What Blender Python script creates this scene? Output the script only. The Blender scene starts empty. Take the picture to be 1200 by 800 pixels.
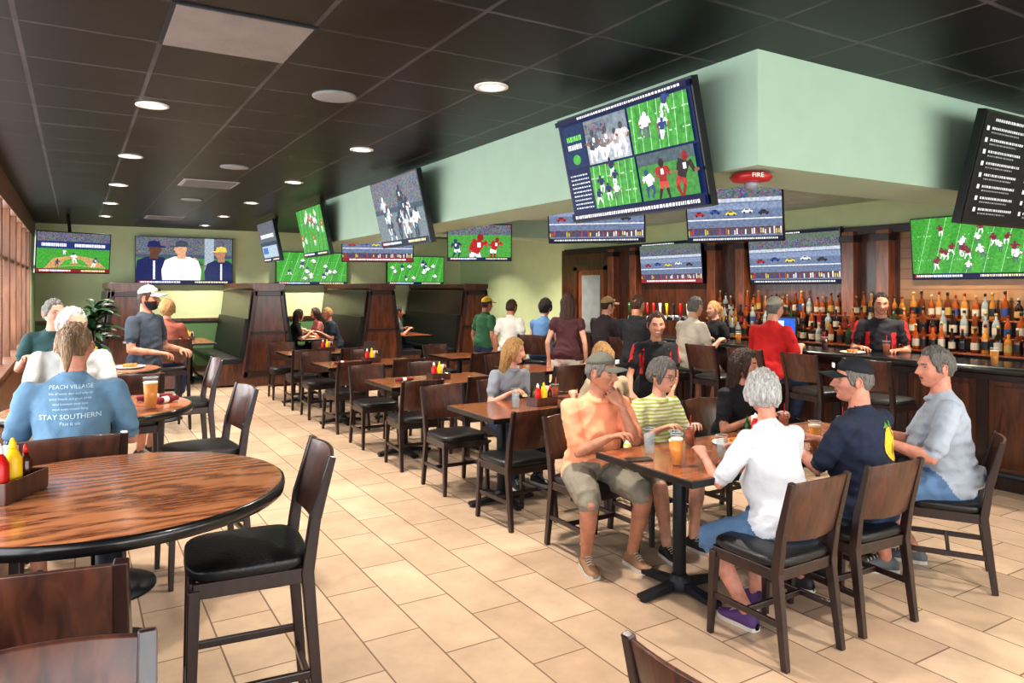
import bpy, bmesh, math, random
import numpy as np
from math import sin, cos, pi, radians
from mathutils import Vector, Matrix, noise
from mathutils.bvhtree import BVHTree
random.seed(7)
scene = bpy.context.scene
COL = scene.collection

# ------------------------------------------------------------------ materials
def C(r, g, b):
    f = lambda c: (c/255/12.92) if c/255 <= .04045 else ((c/255+.055)/1.055)**2.4
    return (f(r), f(g), f(b), 1)
MATS = {}
def mat(name, c=(.5, .5, .5, 1), rough=.5, metal=0, emit=0, bump=0, bscale=60, var=.12, vscale=5, trans=0, coat=0, ior=1.45, spec=.5, stretch=None, alpha=1, sss=0):
    if name in MATS: return MATS[name]
    m = bpy.data.materials.new(name); m.use_nodes = True
    nt = m.node_tree; b = nt.nodes['Principled BSDF']
    N, L = nt.nodes, nt.links
    b.inputs['Roughness'].default_value = rough
    b.inputs['Metallic'].default_value = metal
    b.inputs['IOR'].default_value = ior
    b.inputs['Specular IOR Level'].default_value = spec
    b.inputs['Transmission Weight'].default_value = trans
    b.inputs['Coat Weight'].default_value = coat
    b.inputs['Coat Roughness'].default_value = .12
    b.inputs['Base Color'].default_value = c
    b.inputs['Alpha'].default_value = alpha
    if sss:
        b.inputs['Subsurface Weight'].default_value = sss; b.inputs['Subsurface Radius'].default_value = (1, .35, .2); b.inputs['Subsurface Scale'].default_value = .012
    tc = N.new('ShaderNodeTexCoord'); mp = N.new('ShaderNodeMapping')
    L.new(tc.outputs['Object'], mp.inputs['Vector'])
    if stretch: mp.inputs['Scale'].default_value = stretch
    if var:
        nz = N.new('ShaderNodeTexNoise'); nz.inputs['Scale'].default_value = vscale; nz.inputs['Detail'].default_value = 4
        L.new(mp.outputs[0], nz.inputs['Vector'])
        r = N.new('ShaderNodeValToRGB')
        r.color_ramp.elements[0].position = .3; r.color_ramp.elements[1].position = .7
        r.color_ramp.elements[0].color = (c[0]*(1-var), c[1]*(1-var), c[2]*(1-var), 1)
        r.color_ramp.elements[1].color = (min(1, c[0]*(1+var)), min(1, c[1]*(1+var)), min(1, c[2]*(1+var)), 1)
        L.new(nz.outputs['Fac'], r.inputs[0]); L.new(r.outputs[0], b.inputs['Emission Color' if emit else 'Base Color'])
    if emit:
        b.inputs['Emission Color'].default_value = c
        b.inputs['Emission Strength'].default_value = emit
        b.inputs['Base Color'].default_value = (0.01, 0.01, 0.01, 1)
        b.inputs['Specular IOR Level'].default_value = .2
    elif bump:
        n2 = N.new('ShaderNodeTexNoise'); n2.inputs['Scale'].default_value = bscale; n2.inputs['Detail'].default_value = 5
        L.new(mp.outputs[0], n2.inputs['Vector'])
        bp = N.new('ShaderNodeBump'); bp.inputs['Strength'].default_value = bump; bp.inputs['Distance'].default_value = .02
        L.new(n2.outputs['Fac'], bp.inputs['Height']); L.new(bp.outputs[0], b.inputs['Normal'])
    MATS[name] = m
    return m

def wood(name, dark, light, rough=.3, coat=.3, sc=(1, 9, 9), scale=3.0, dist=3.0, wave=False, wscale=2.2, p0=.3, p1=.7):
    if name in MATS: return MATS[name]
    m = bpy.data.materials.new(name); m.use_nodes = True
    nt = m.node_tree; b = nt.nodes['Principled BSDF']; N, L = nt.nodes, nt.links
    tc = N.new('ShaderNodeTexCoord'); mp = N.new('ShaderNodeMapping'); mp.inputs['Scale'].default_value = sc
    L.new(tc.outputs['Object'], mp.inputs[0])
    nz = N.new('ShaderNodeTexNoise'); nz.inputs['Scale'].default_value = scale; nz.inputs['Detail'].default_value = 7
    nz.inputs['Distortion'].default_value = dist*.3
    L.new(mp.outputs[0], nz.inputs['Vector'])
    fac = nz.outputs['Fac']
    if wave:
        w = N.new('ShaderNodeTexWave'); w.wave_type = 'RINGS'; w.inputs['Scale'].default_value = wscale
        w.inputs['Distortion'].default_value = 11; w.inputs['Detail'].default_value = 3; w.inputs['Detail Scale'].default_value = .7
        mp2 = N.new('ShaderNodeMapping'); mp2.inputs['Scale'].default_value = (1, 2.6, 1); mp2.inputs['Location'].default_value = (.45, .6, 0)
        L.new(tc.outputs['Object'], mp2.inputs[0]); L.new(mp2.outputs[0], w.inputs['Vector'])
        mx = N.new('ShaderNodeMath'); mx.operation = 'MULTIPLY_ADD'; mx.inputs[1].default_value = .3
        sc2 = N.new('ShaderNodeMath'); sc2.operation = 'MULTIPLY'; sc2.inputs[1].default_value = .7
        L.new(nz.outputs['Fac'], sc2.inputs[0]); L.new(w.outputs['Fac'], mx.inputs[0]); L.new(sc2.outputs[0], mx.inputs[2])
        fac = mx.outputs[0]
    r = N.new('ShaderNodeValToRGB'); r.color_ramp.elements[0].position = p0; r.color_ramp.elements[1].position = p1
    r.color_ramp.elements[0].color = dark; r.color_ramp.elements[1].color = light
    L.new(fac, r.inputs[0]); L.new(r.outputs[0], b.inputs['Base Color'])
    b.inputs['Roughness'].default_value = rough; b.inputs['Coat Weight'].default_value = coat; b.inputs['Coat Roughness'].default_value = .15
    bp = N.new('ShaderNodeBump'); bp.inputs['Strength'].default_value = .08; bp.inputs['Distance'].default_value = .01
    L.new(fac, bp.inputs['Height']); L.new(bp.outputs[0], b.inputs['Normal'])
    MATS[name] = m
    return m

def brickmat(name, c1, c2, mort, bw, bh, ms, rough=.3, off=.5, noisec=.0, loc=(0, 0, 0), rot=(0, 0, 0), bump=.3, spec=.5, nscale=3.):
    m = bpy.data.materials.new(name); m.use_nodes = True
    nt = m.node_tree; b = nt.nodes['Principled BSDF']; N, L = nt.nodes, nt.links
    tc = N.new('ShaderNodeTexCoord'); mp = N.new('ShaderNodeMapping')
    mp.inputs['Location'].default_value = loc; mp.inputs['Rotation'].default_value = rot
    L.new(tc.outputs['Object'], mp.inputs[0])
    br = N.new('ShaderNodeTexBrick'); br.offset = off; br.inputs['Scale'].default_value = 1
    br.inputs['Brick Width'].default_value = bw; br.inputs['Row Height'].default_value = bh
    br.inputs['Mortar Size'].default_value = ms; br.inputs['Mortar Smooth'].default_value = .1
    br.inputs['Color1'].default_value = c1; br.inputs['Color2'].default_value = c2; br.inputs['Mortar'].default_value = mort
    L.new(mp.outputs[0], br.inputs['Vector'])
    nz = N.new('ShaderNodeTexNoise'); nz.inputs['Scale'].default_value = nscale; nz.inputs['Detail'].default_value = 8; nz.inputs['Roughness'].default_value = .65
    L.new(tc.outputs['Object'], nz.inputs['Vector'])
    mr = N.new('ShaderNodeMapRange'); mr.inputs[3].default_value = 1-noisec; mr.inputs[4].default_value = 1+noisec
    mr.inputs[1].default_value = .3; mr.inputs[2].default_value = .7
    L.new(nz.outputs['Fac'], mr.inputs[0])
    mul = N.new('ShaderNodeVectorMath'); mul.operation = 'SCALE'
    L.new(br.outputs['Color'], mul.inputs[0]); L.new(mr.outputs[0], mul.inputs['Scale'])
    L.new(mul.outputs[0], b.inputs['Base Color'])
    b.inputs['Roughness'].default_value = rough; b.inputs['Specular IOR Level'].default_value = spec
    inv = N.new('ShaderNodeMath'); inv.operation = 'SUBTRACT'; inv.inputs[0].default_value = 1
    L.new(br.outputs['Fac'], inv.inputs[1])
    bp = N.new('ShaderNodeBump'); bp.inputs['Strength'].default_value = bump; bp.inputs['Distance'].default_value = .004
    L.new(inv.outputs[0], bp.inputs['Height']); L.new(bp.outputs[0], b.inputs['Normal'])
    MATS[name] = m
    return m

# ------------------------------------------------------------------ mesh builder
class MB:
    def __init__(s): s.v = []; s.f = []; s.m = []; s.mats = []; s.sm = []; s.M = Matrix.Identity(4)
    def mi(s, m):
        if m not in s.mats: s.mats.append(m)
        return s.mats.index(m)
    def add(s, vs, fs, m, smooth=False):
        o = len(s.v)
        s.v += [s.M @ Vector(v) for v in vs]
        i = s.mi(m)
        for f in fs:
            s.f.append([o+k for k in f]); s.m.append(i); s.sm.append(smooth)
    def box(s, c, d, m, rot=0):
        x, y, z = d[0]/2, d[1]/2, d[2]/2
        R = Matrix.Rotation(rot, 3, 'Z')
        vs = [Vector(c)+R@Vector((a*x, b*y, e*z)) for a in (-1, 1) for b in (-1, 1) for e in (-1, 1)]
        s.add(vs, [(0, 1, 3, 2), (4, 6, 7, 5), (0, 4, 5, 1), (2, 3, 7, 6), (0, 2, 6, 4), (1, 5, 7, 3)], m)
    def beam(s, p0, p1, a0, b0, a1, b1, m, side=(1, 0, 0)):
        p0 = Vector(p0); p1 = Vector(p1); t = (p1-p0).normalized(); sd = Vector(side); sd = (sd-t*sd.dot(t)).normalized(); n = t.cross(sd)
        vs = []
        for p, a, b in ((p0, a0, b0), (p1, a1, b1)):
            for u, w in ((-1, -1), (1, -1), (1, 1), (-1, 1)): vs.append(p+sd*u*a/2+n*w*b/2)
        s.add(vs, [(3, 2, 1, 0), (4, 5, 6, 7), (0, 1, 5, 4), (1, 2, 6, 5), (2, 3, 7, 6), (3, 0, 4, 7)], m)
    def tube(s, pts, rads, m, seg=8, side=None, smooth=True, rnd=False):
        pts = [Vector(p) for p in pts]; rads = [(r, r) if not isinstance(r, tuple) else r for r in rads]
        if rnd:
            t0 = (pts[0]-pts[1]).normalized(); t1 = (pts[-1]-pts[-2]).normalized(); r0 = rads[0]; r1 = rads[-1]
            q0 = min(r0); q1 = min(r1)
            pts = [pts[0]+t0*q0*.85, pts[0]+t0*q0*.5]+pts+[pts[-1]+t1*q1*.5, pts[-1]+t1*q1*.85]
            rads = [(r0[0]*.5, r0[1]*.5), (r0[0]*.86, r0[1]*.86)]+rads+[(r1[0]*.86, r1[1]*.86), (r1[0]*.5, r1[1]*.5)]
        n = len(pts); vs = []; prev = None
        for i in range(n):
            t = (pts[min(i+1, n-1)]-pts[max(i-1, 0)]).normalized()
            if side is not None: sd = Vector(side[i] if isinstance(side, list) else side)
            elif prev is not None: sd = prev
            else: sd = Vector((1, 0, 0)) if abs(t.x) < .8 else Vector((0, 1, 0))
            sd = (sd-t*sd.dot(t)).normalized(); prev = sd; nn = t.cross(sd)
            for k in range(seg):
                a = 2*pi*k/seg
                vs.append(pts[i]+sd*cos(a)*rads[i][0]+nn*sin(a)*rads[i][1])
        fs = []
        for i in range(n-1):
            for k in range(seg):
                k2 = (k+1) % seg
                fs.append((i*seg+k, i*seg+k2, (i+1)*seg+k2, (i+1)*seg+k))
        fs.append(tuple(reversed(range(seg)))); fs.append(tuple((n-1)*seg+k for k in range(seg)))
        s.add(vs, fs, m, smooth)
    def lathe(s, prof, c, m, seg=16, smooth=True, cap=True):
        vs = []; c = Vector(c)
        for r, z in prof:
            for k in range(seg):
                a = 2*pi*k/seg; vs.append(c+Vector((r*cos(a), r*sin(a), z)))
        fs = []
        for i in range(len(prof)-1):
            for k in range(seg):
                k2 = (k+1) % seg; fs.append((i*seg+k, i*seg+k2, (i+1)*seg+k2, (i+1)*seg+k))
        if cap:
            fs.append(tuple(reversed(range(seg)))); fs.append(tuple((len(prof)-1)*seg+k for k in range(seg)))
        s.add(vs, fs, m, smooth)
    def sphere(s, c, r, m, seg=12, rings=8):
        r = (r, r, r) if not isinstance(r, (tuple, list)) else r
        vs = []; c = Vector(c)
        for i in range(rings+1):
            th = pi*i/rings
            th = min(max(th, .02), pi-.02)
            for k in range(seg):
                a = 2*pi*k/seg; vs.append(c+Vector((r[0]*sin(th)*cos(a), r[1]*sin(th)*sin(a), -r[2]*cos(th))))
        fs = []
        for i in range(rings):
            for k in range(seg):
                k2 = (k+1) % seg; fs.append((i*seg+k, i*seg+k2, (i+1)*seg+k2, (i+1)*seg+k))
        fs.append(tuple(reversed(range(seg)))); fs.append(tuple(rings*seg+k for k in range(seg)))
        s.add(vs, fs, m, True)
    def grid(s, fn, nu, nv, m, smooth=True, closed_u=False):
        vs = [fn(i/(nu), j/(nv)) for j in range(nv+1) for i in range(nu+1)]
        fs = [(j*(nu+1)+i, j*(nu+1)+i+1, (j+1)*(nu+1)+i+1, (j+1)*(nu+1)+i) for j in range(nv) for i in range(nu)]
        s.add(vs, fs, m, smooth)
    def mesh(s, name):
        me = bpy.data.meshes.new(name)
        me.from_pydata([tuple(v) for v in s.v], [], s.f)
        for m in s.mats: me.materials.append(m)
        me.polygons.foreach_set('material_index', s.m); me.polygons.foreach_set('use_smooth', s.sm)
        me.update(); return me
    def obj(s, name, loc=(0, 0, 0), rot=0, parent=None, bevel=0):
        o = bpy.data.objects.new(name, s.mesh(name)); COL.objects.link(o)
        o.location = loc; o.rotation_euler = (0, 0, rot)
        if parent: o.parent = parent
        if bevel: addbevel(o, bevel)
        return o
def addbevel(o, w, seg=2):
    b = o.modifiers.new('bevel', 'BEVEL'); b.width = w; b.segments = seg; b.limit_method = 'ANGLE'; b.angle_limit = radians(50)
def inst(me, name, x, y, yaw=0, z=0, bevel=0):
    o = bpy.data.objects.new(name, me); COL.objects.link(o); o.location = (x, y, z); o.rotation_euler = (0, 0, radians(yaw))
    if bevel: addbevel(o, bevel)
    return o

# palette
M_dark = wood('espresso_wood', C(26, 13, 12), C(50, 26, 22), .34, .3, (9, 9, 1.2), 3)
M_walnut = wood('walnut_panel', C(50, 26, 19), C(88, 50, 35), .34, .3, (9, 9, 1.2), 3)
M_vinyl = mat('black_vinyl', C(24, 22, 24), .36, bump=.15, bscale=90, coat=.1)
M_top = wood('oak_tabletop', C(112, 60, 36), C(176, 108, 68), .18, .5, (1.5, 9, 9), 2.5)
M_round = wood('oak_round_top', C(112, 60, 34), C(200, 130, 84), .2, .45, (2.5, 16, 12), 4, wave=True, wscale=3.2, p0=.28, p1=.6)
M_blk = mat('black_edge', C(18, 16, 17), .3, coat=.3)
M_iron = mat('cast_iron', C(28, 30, 36), .45, .3)
M_barwood = wood('bar_wood', C(46, 23, 14), C(104, 58, 34), .3, .4, (7, 7, 1), 2.5)
M_barwood2 = wood('cherry_wood', C(84, 42, 22), C(150, 84, 46), .3, .4, (7, 7, 1), 2.5)
M_steel = mat('steel', C(190, 190, 190), .25, 1)
M_white = mat('white_plastic', C(235, 233, 226), .4)
M_glass = mat('clear_glass', C(150, 160, 164), .04, alpha=.12, var=0)
M_beer = mat('lager_beer', C(216, 136, 30), .15, var=.05)
M_foam = mat('beer_foam', C(236, 224, 196), .8)
M_cola = mat('cola_drink', C(70, 24, 12), .1)
M_tea = mat('iced_tea', C(150, 68, 26), .1, var=.05)
M_water = mat('ice_water', C(190, 204, 208), .1, alpha=.35)
M_red = mat('ketchup_red', C(190, 20, 16), .3)
M_yel = mat('mustard_yellow', C(240, 196, 20), .35)
M_green = mat('bottle_green', C(30, 80, 36), .2)
M_paper = mat('paper', C(228, 224, 216), .7)

# ------------------------------------------------------------------ room shell
XL, XR, YN, YF, ZC = -.65, 8.4, -3.0, 16.5, 3.0
def quadbox(name, x0, x1, y0, y1, z0, z1, m, bevel=0):
    b = MB(); b.box(((x0+x1)/2, (y0+y1)/2, (z0+z1)/2), (x1-x0, y1-y0, z1-z0), m); return b.obj(name, bevel=bevel)
M_floor = brickmat('beige_tile', C(188, 164, 140), C(172, 147, 124), C(120, 98, 80), .61, .305, .0045, .26, .5, .14, rot=(0, 0, pi/2), loc=(.1, 0, 0), spec=.5)
M_ceil = brickmat('black_ceiling_tile', C(16, 14, 16), C(11, 10, 12), C(58, 54, 56), .61, .61, .012, .4, 0, .85, loc=(.24, .19, 0), bump=.7, nscale=2.2, spec=.28)
M_sage = mat('mint_sage_paint', C(164, 188, 168), .6, bump=.02, var=.03)
M_cream = mat('pale_green_paint', C(208, 220, 172), .6, var=.03)
M_wains = mat('green_lit_wainscot', C(96, 128, 84), .5, var=.05)  # green accent light on the lower wall is put into its paint colour
quadbox('floor', XL-.3, XR+.2, YN-.2, YF+.2, -.1, 0, M_floor)
quadbox('ceiling', XL-.3, XR+.2, YN-.2, YF+.2, ZC, ZC+.1, M_ceil)
b = MB(); b.box(((XL+XR)/2, YF+.1, 2.05), (XR-XL+.4, .2, 1.9), M_cream); b.box(((XL+XR)/2, YF+.1, .55), (XR-XL+.4, .2, 1.1), M_wains)
b.obj('wall_far')
quadbox('trim_1', XL, XR, YF-.03, YF, 1.07, 1.13, M_barwood)
b = MB(); b.box((XR+.1, (YN+YF)/2, 1.5), (.2, YF-YN, 3.0), M_cream); b.obj('wall_right')
quadbox('baseboard_far', XL, XR, YF-.02, YF, 0, .12, M_barwood)
M_post = wood('window_timber', C(84, 50, 34), C(138, 92, 62), .45, .1, (7, 7, 1), 2)
b = MB(); b.box((XL-.1, (YN+YF)/2, .45), (.2, YF-YN, .9), M_post); b.box((XL-.1, (YN+YF)/2, 2.85), (.2, YF-YN, .3), M_post)
b.box((XL-.1, 15.7, 1.75), (.2, 1.6, 1.9), M_cream)
b.obj('wall_left')
b = MB()
yy = YN+.3; i = 0
while yy < 15:
    b.box((XL-.06, yy, 1.8), (.09, .1, 1.8), M_post); yy += 1.1
b.box((XL+.0, (YN+15)/2, .92), (.16, 15-YN, .05), M_post)
b.box((XL-.07, (YN+15)/2, 2.1), (.05, 15-YN, .05), M_post)
b.obj('window_1', bevel=.004)
b = MB()
b.box(((XL+XR)/2, YN-.1, .4), (XR-XL, .2, .8), M_cream); b.box(((XL+XR)/2, YN-.1, 2.8), (XR-XL, .2, .4), M_cream)
for xx in (XL+.1, 1.6, 3.9, 6.2, XR-.1): b.box((xx, YN-.1, 1.7), (.35, .2, 1.8), M_cream)
b.obj('wall_near')
# soffit ring above the bar
b = MB(); sx, sy, sw, sz = 3.05, 2.58, .55, 2.395
b.box((sx+sw/2, (sy+10.2)/2, (sz+ZC)/2), (sw, 10.2-sy, ZC-sz), M_sage)
b.box(((sx+sw+XR)/2, sy+sw/2, (sz+ZC)/2), (XR-sx-sw, sw, ZC-sz), M_sage)
b.box(((sx+sw+XR)/2, 10.2-sw/2, (2.55+ZC)/2), (XR-sx-sw, sw, ZC-2.55), M_sage)
b.obj('soffit')
quadbox('bar_ceiling', sx+sw, XR, sy+sw, 10.2-sw, 2.82, 2.88, mat('ceiling_paint', C(196, 212, 196), .7))

# ceiling fixtures
M_lit = mat('downlight_lens', (1, .9, .76, 1), emit=14, var=0)
M_trimw = mat('downlight_trim', C(210, 205, 198), .4)
def downlight(x, y, z=ZC, power=36, col=(1, .92, .82)):
    b = MB(); b.lathe([(.105, -.004), (.105, -.012), (.075, -.014), (.07, -.002)], (0, 0, 0), M_trimw, 24, cap=False)
    b.lathe([(.072, -.006), (.002, -.006)], (0, 0, 0), M_lit, 24, cap=False)
    o = b.obj('recessed_downlight', (x, y, z))
    l = bpy.data.lights.new('lamp', 'AREA'); l.shape = 'DISK'; l.size = .14; l.energy = power; l.color = col; l.spread = radians(115)
    lo = bpy.data.objects.new('lamp', l); COL.objects.link(lo); lo.parent = o; lo.location = (0, 0, -.02)
for y in (5.48, 7.7, 9.9, 12.1, 14.3): downlight(.45, y)
for y in (3.9, 6.26, 8.6, 11.0, 13.3): downlight(2.2, y)
for x, y in ((5, 11.5), (5, 13.9), (7, 11.5), (7, 14.2), (2.2, 15.4), (4.6, 15.6)): downlight(x, y, power=56)
for x, y in ((4.6, 4.2), (4.6, 6.4), (4.6, 8.6), (7.4, 4.2), (7.4, 6.4), (7.4, 8.6)): downlight(x, y, 2.82, 38)
for x, y in ((1.5, .8), (3.5, .8), (5.6, .8), (7.4, .8)): downlight(x, y)
for x, y in ((1.44, 4.62), (1.4, 7.83), (1.4, 11.0)):
    b = MB(); b.lathe([(.14, 0), (.14, -.012), (.12, -.016), (.002, -.014)], (0, 0, 0), mat('speaker_grille', C(130, 128, 126), .6, bump=.4, bscale=300), 28); b.obj('ceiling_speaker', (x, y, ZC))
b = MB(); b.box((0, 0, -.006), (.6, .6, .012), mat('troffer_lens', C(118, 108, 104), .5, bump=.2, bscale=120)); b.box((0, 0, -.004), (.64, .64, .008), M_iron); b.obj('light_panel', (.68, 3.77, ZC))
for x, y in ((1.36, 9.26), (1.34, 14.1)):
    b = MB(); b.box((0, 0, -.005), (.6, .6, .01), mat('vent_white', C(150, 146, 140), .6))
    for k in range(8): b.box((0, -.26+k*.075, -.014), (.54, .02, .012), mat('vent_slat', C(110, 106, 102), .6))
    b.obj('air_vent', (x, y, ZC))

# fire alarm
b = MB(); MR = mat('alarm_red', C(166, 28, 32), .35, coat=.3)
b.lathe([(.06, 0), (.1, -.012), (.115, -.03), (.1, -.05), (.05, -.058), (.03, -.06)], (0, 0, 0), MR, 28)
b.lathe([(.035, -.055), (.04, -.07), (.03, -.09), (.004, -.1)], (0, 0, 0), mat('strobe_lens', C(130, 130, 140), .1), 16)
fa = b.obj('fire_alarm', (3.21, 2.76, sz))
def text_obj(txt, size, m, parent, loc, rot, name='label', ext=.0005):
    cu = bpy.data.curves.new(name, 'FONT'); cu.body = txt; cu.size = size; cu.align_x = 'CENTER'; cu.align_y = 'CENTER'; cu.extrude = ext
    cu.materials.append(m); o = bpy.data.objects.new(name, cu); COL.objects.link(o); o.parent = parent; o.location = loc; o.rotation_euler = rot
    return o
text_obj('FIRE', .036, M_white, fa, (-.062, -.1, -.034), (radians(80), 0, radians(-31)))

# ------------------------------------------------------------------ televisions
M_bez = mat('tv_bezel', C(12, 12, 14), .3)
EM = {}
def E(r, g, b, s=1.5):
    k = (r, g, b, s)
    if k not in EM: EM[k] = mat('screen_%d_%d_%d' % (r, g, b), C(r, g, b), emit=s, var=.3, vscale=38)
    return EM[k]
def crowdmat():
    if 'crowd' in MATS: return MATS['crowd']
    m = bpy.data.materials.new('screen_crowd'); m.use_nodes = True; nt = m.node_tree; bs = nt.nodes['Principled BSDF']
    tc = nt.nodes.new('ShaderNodeTexCoord'); v = nt.nodes.new('ShaderNodeTexVoronoi'); v.inputs['Scale'].default_value = 70
    mx = nt.nodes.new('ShaderNodeMix'); mx.data_type = 'RGBA'; mx.inputs[0].default_value = .65; mx.inputs[7].default_value = C(50, 64, 104)
    nt.links.new(tc.outputs['Object'], v.inputs['Vector']); nt.links.new(v.outputs['Color'], mx.inputs[6]); nt.links.new(mx.outputs[2], bs.inputs['Emission Color']); bs.inputs['Emission Strength'].default_value = .7; bs.inputs['Base Color'].default_value = (0, 0, 0, 1)
    MATS['crowd'] = m; return m
CR = crowdmat()
class Screen:
    def __init__(s, mb, w, h): s.mb = mb; s.w = w; s.h = h; s.l = 0
    def P(s, pts, c, up=1):
        s.l += up*.00006
        s.mb.add([((min(1, max(0, u))-.5)*s.w, -.0285-s.l, (min(1, max(0, v))-.5)*s.h) for u, v in pts], [tuple(range(len(pts)))], c)
    def R(s, u0, v0, u1, v1, c): 
        u0, u1 = max(0, u0), min(1, u1); v0, v1 = max(0, v0), min(1, v1)
        if u1 > u0 and v1 > v0: s.P([(u0, v0), (u1, v0), (u1, v1), (u0, v1)], c)
    def O(s, u, v, ru, rv, c, n=12):
        s.P([(u+ru*cos(2*pi*k/n), v+rv*sin(2*pi*k/n)) for k in range(n)], c)
    def text(s, u0, u1, v, hgt, c):
        u = u0
        while u < u1-.01:
            w = random.uniform(.006, .02); s.R(u, v, min(u+w, u1), v+hgt, c); u += w+.006
    def limb(s, u0, v0, u1, v1, w0, w1, c, a):
        dx, dy = (u1-u0)/a, v1-v0; L = math.hypot(dx, dy)+1e-6; nx, ny = -dy/L, dx/L
        s.P([(u0+nx*w0*a, v0+ny*w0), (u1+nx*w1*a, v1+ny*w1), (u1-nx*w1*a, v1-ny*w1), (u0-nx*w0*a, v0-ny*w0)], c)
    def player(s, u, v, z, jersey, pants, helm, skin=None):
        ar = .56; rr = random.uniform; skin = skin or E(130, 86, 62)
        ln = rr(-.3, .3); hx, hy = u, v+.46*z; sx_, sy_ = u+ln*z*ar*.5, v+.8*z
        for sg in (-1, 1):
            kx = hx+sg*rr(.06, .2)*z*ar; ky = v+.25*z; fx = kx+rr(-.16, .12)*z*ar
            s.limb(hx+sg*.06*z*ar, hy, kx, ky, .085*z, .06*z, pants, ar); s.limb(kx, ky, fx, v, .055*z, .035*z, helm if z > .3 else pants, ar)
        s.limb(hx, hy-.03*z, sx_, sy_, .12*z, .19*z, jersey, ar)
        for sg in (-1, 1):
            ex = sx_+sg*rr(.24, .34)*z*ar; ey = sy_-rr(.12, .3)*z; wx = ex+rr(-.2, .22)*z*ar
            s.limb(sx_+sg*.15*z*ar, sy_-.03*z, ex, ey, .07*z, .05*z, jersey, ar); s.limb(ex, ey, wx, ey-rr(-.1, .16)*z, .045*z, .03*z, skin, ar)
        s.O(sx_+ln*.14*z*ar, sy_+.09*z, .1*z*ar, .115*z, helm, 10)
        if z > .25: s.R(sx_-.05*z*ar, sy_-.2*z, sx_+.05*z*ar, sy_-.06*z, E(225, 225, 225))
    def coach(s, u, z, shirt, skin, cap, turn=1):
        # bust-length figure: shoulders, arms, neck, head in profile, cap
        a = .56
        def q(pts, c): s.P([(u+x*z*a, y*z) for x, y in pts], c)
        q([(-.34, 0), (.34, 0), (.36, .3), (.3, .5), (.14, .58), (-.14, .58), (-.3, .5), (-.36, .3)], shirt)
        q([(-.08, .54), (.08, .54), (.07, .68), (-.07, .68)], skin)
        s.O(u+.01*turn, .76*z, .115*z*a, .15*z, skin, 14)
        q([(.09*turn, .78), (.15*turn, .72), (.1*turn, .7)], skin)
        q([(-.125, .79), (.125, .79), (.1, .9), (0, .93), (-.1, .9)], cap)
        q([(.08*turn, .78), (.22*turn, .78), (.2*turn, .81), (.08*turn, .82)], cap)
        q([(-.02, .1), (.02, .1), (.02, .5), (-.02, .5)], E(190, 190, 195))
def field(s, u0=0, v0=0, u1=1, v1=1, n=9, teams=((30, 40, 90), (235, 235, 235)), seed=0, lean=.15, pz=.2):
    rnd = random.Random(seed); g1 = E(58, 132, 50); g2 = E(66, 142, 56)
    s.R(u0, v0, u1, v1, g1)
    W = u1-u0; H = v1-v0
    for k in range(6):
        x = u0+W*k/6
        s.P([(x, v0), (min(u1, x+W/12), v0), (min(u1, x+W/12+lean*W), v1), (min(u1, x+lean*W), v1)], g2)
    for k in range(7):
        x = u0+W*(k/7+.03)
        s.P([(x, v0), (min(u1, x+.004), v0), (min(u1, x+.004+lean*W), v1), (min(u1, x+lean*W), v1)], E(160, 196, 160))
    for k in range(40):
        x, y = u0+W*rnd.random(), v0+H*(.3 if k % 2 else .7); s.R(x, y, min(u1, x+.008), y+.012, E(170, 200, 170))
    ys = sorted([rnd.uniform(.08, .72) for k in range(n)], reverse=True)
    for y in ys:
        t = teams[rnd.randrange(2)]
        z = pz*H*rnd.uniform(.85, 1.15)
        s.player(u0+W*min(.93, max(.07, rnd.gauss(.5, .24))), v0+H*y, z, E(*t), E(*(teams[1] if t == teams[0] else (90, 90, 100))), E(*t))
def scorebar(s, c=(14, 24, 60), h=.085):
    s.R(0, 0, 1, h, E(*c)); s.R(.02, h*.15, .16, h*.85, E(120, 30, 36)); s.R(.2, h*.15, .34, h*.85, E(40, 70, 130)); s.text(.04, .46, h*.3, h*.4, E(225, 225, 225)); s.text(.6, .95, h*.3, h*.4, E(220, 210, 160))
def d_field(seed, teams, pz=.22, n=14, lean=.15):
    def f(s): field(s, seed=seed, teams=teams, pz=pz, n=n, lean=lean); scorebar(s)
    return f
def d_multi(s):
    s.R(0, 0, 1, 1, E(8, 22, 66))
    s.R(.02, .52, .2, .93, E(14, 40, 78)); s.text(.05, .18, .78, .05, E(110, 200, 70)); s.text(.05, .18, .7, .05, E(230, 230, 230)); s.O(.11, .6, .035, .05, E(70, 150, 60))
    for k in range(9): s.text(.03, .19, .12+k*.04, .014, E(190, 200, 210))
    s.R(.22, .52, .56, .93, E(150, 156, 160)); s.R(.22, .75, .56, .93, E(110, 120, 128)); s.R(.22, .8, .4, .9, CR)
    for k in range(6): s.player(.26+k*.05, .54, .26+.04*(k % 2), E(60+k*25, 64+k*22, 74+k*20), E(215, 215, 215), E(60, 66, 74))
    field(s, .58, .52, .98, .93, 5, ((40, 60, 110), (225, 228, 230)), 5, .05, .5)
    field(s, .22, .1, .58, .5, 6, ((26, 36, 80), (228, 228, 228)), 9, .05, .42)
    s.R(.6, .1, .98, .5, E(60, 124, 56)); s.R(.6, .4, .98, .5, E(70, 84, 90)); s.player(.76, .1, .34, E(140, 30, 28), E(180, 60, 54), E(40, 26, 26)); s.player(.88, .1, .36, E(40, 30, 34), E(160, 44, 44), E(130, 24, 24)); s.player(.67, .12, .25, E(225, 225, 225), E(40, 60, 110), E(40, 60, 110))
    s.R(0, 0, 1, .08, E(8, 16, 50)); s.text(.03, .97, .025, .03, E(225, 225, 225)); s.R(0, .95, 1, 1, E(8, 16, 50)); s.text(.2, .97, .965, .02, E(225, 225, 225))
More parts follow.
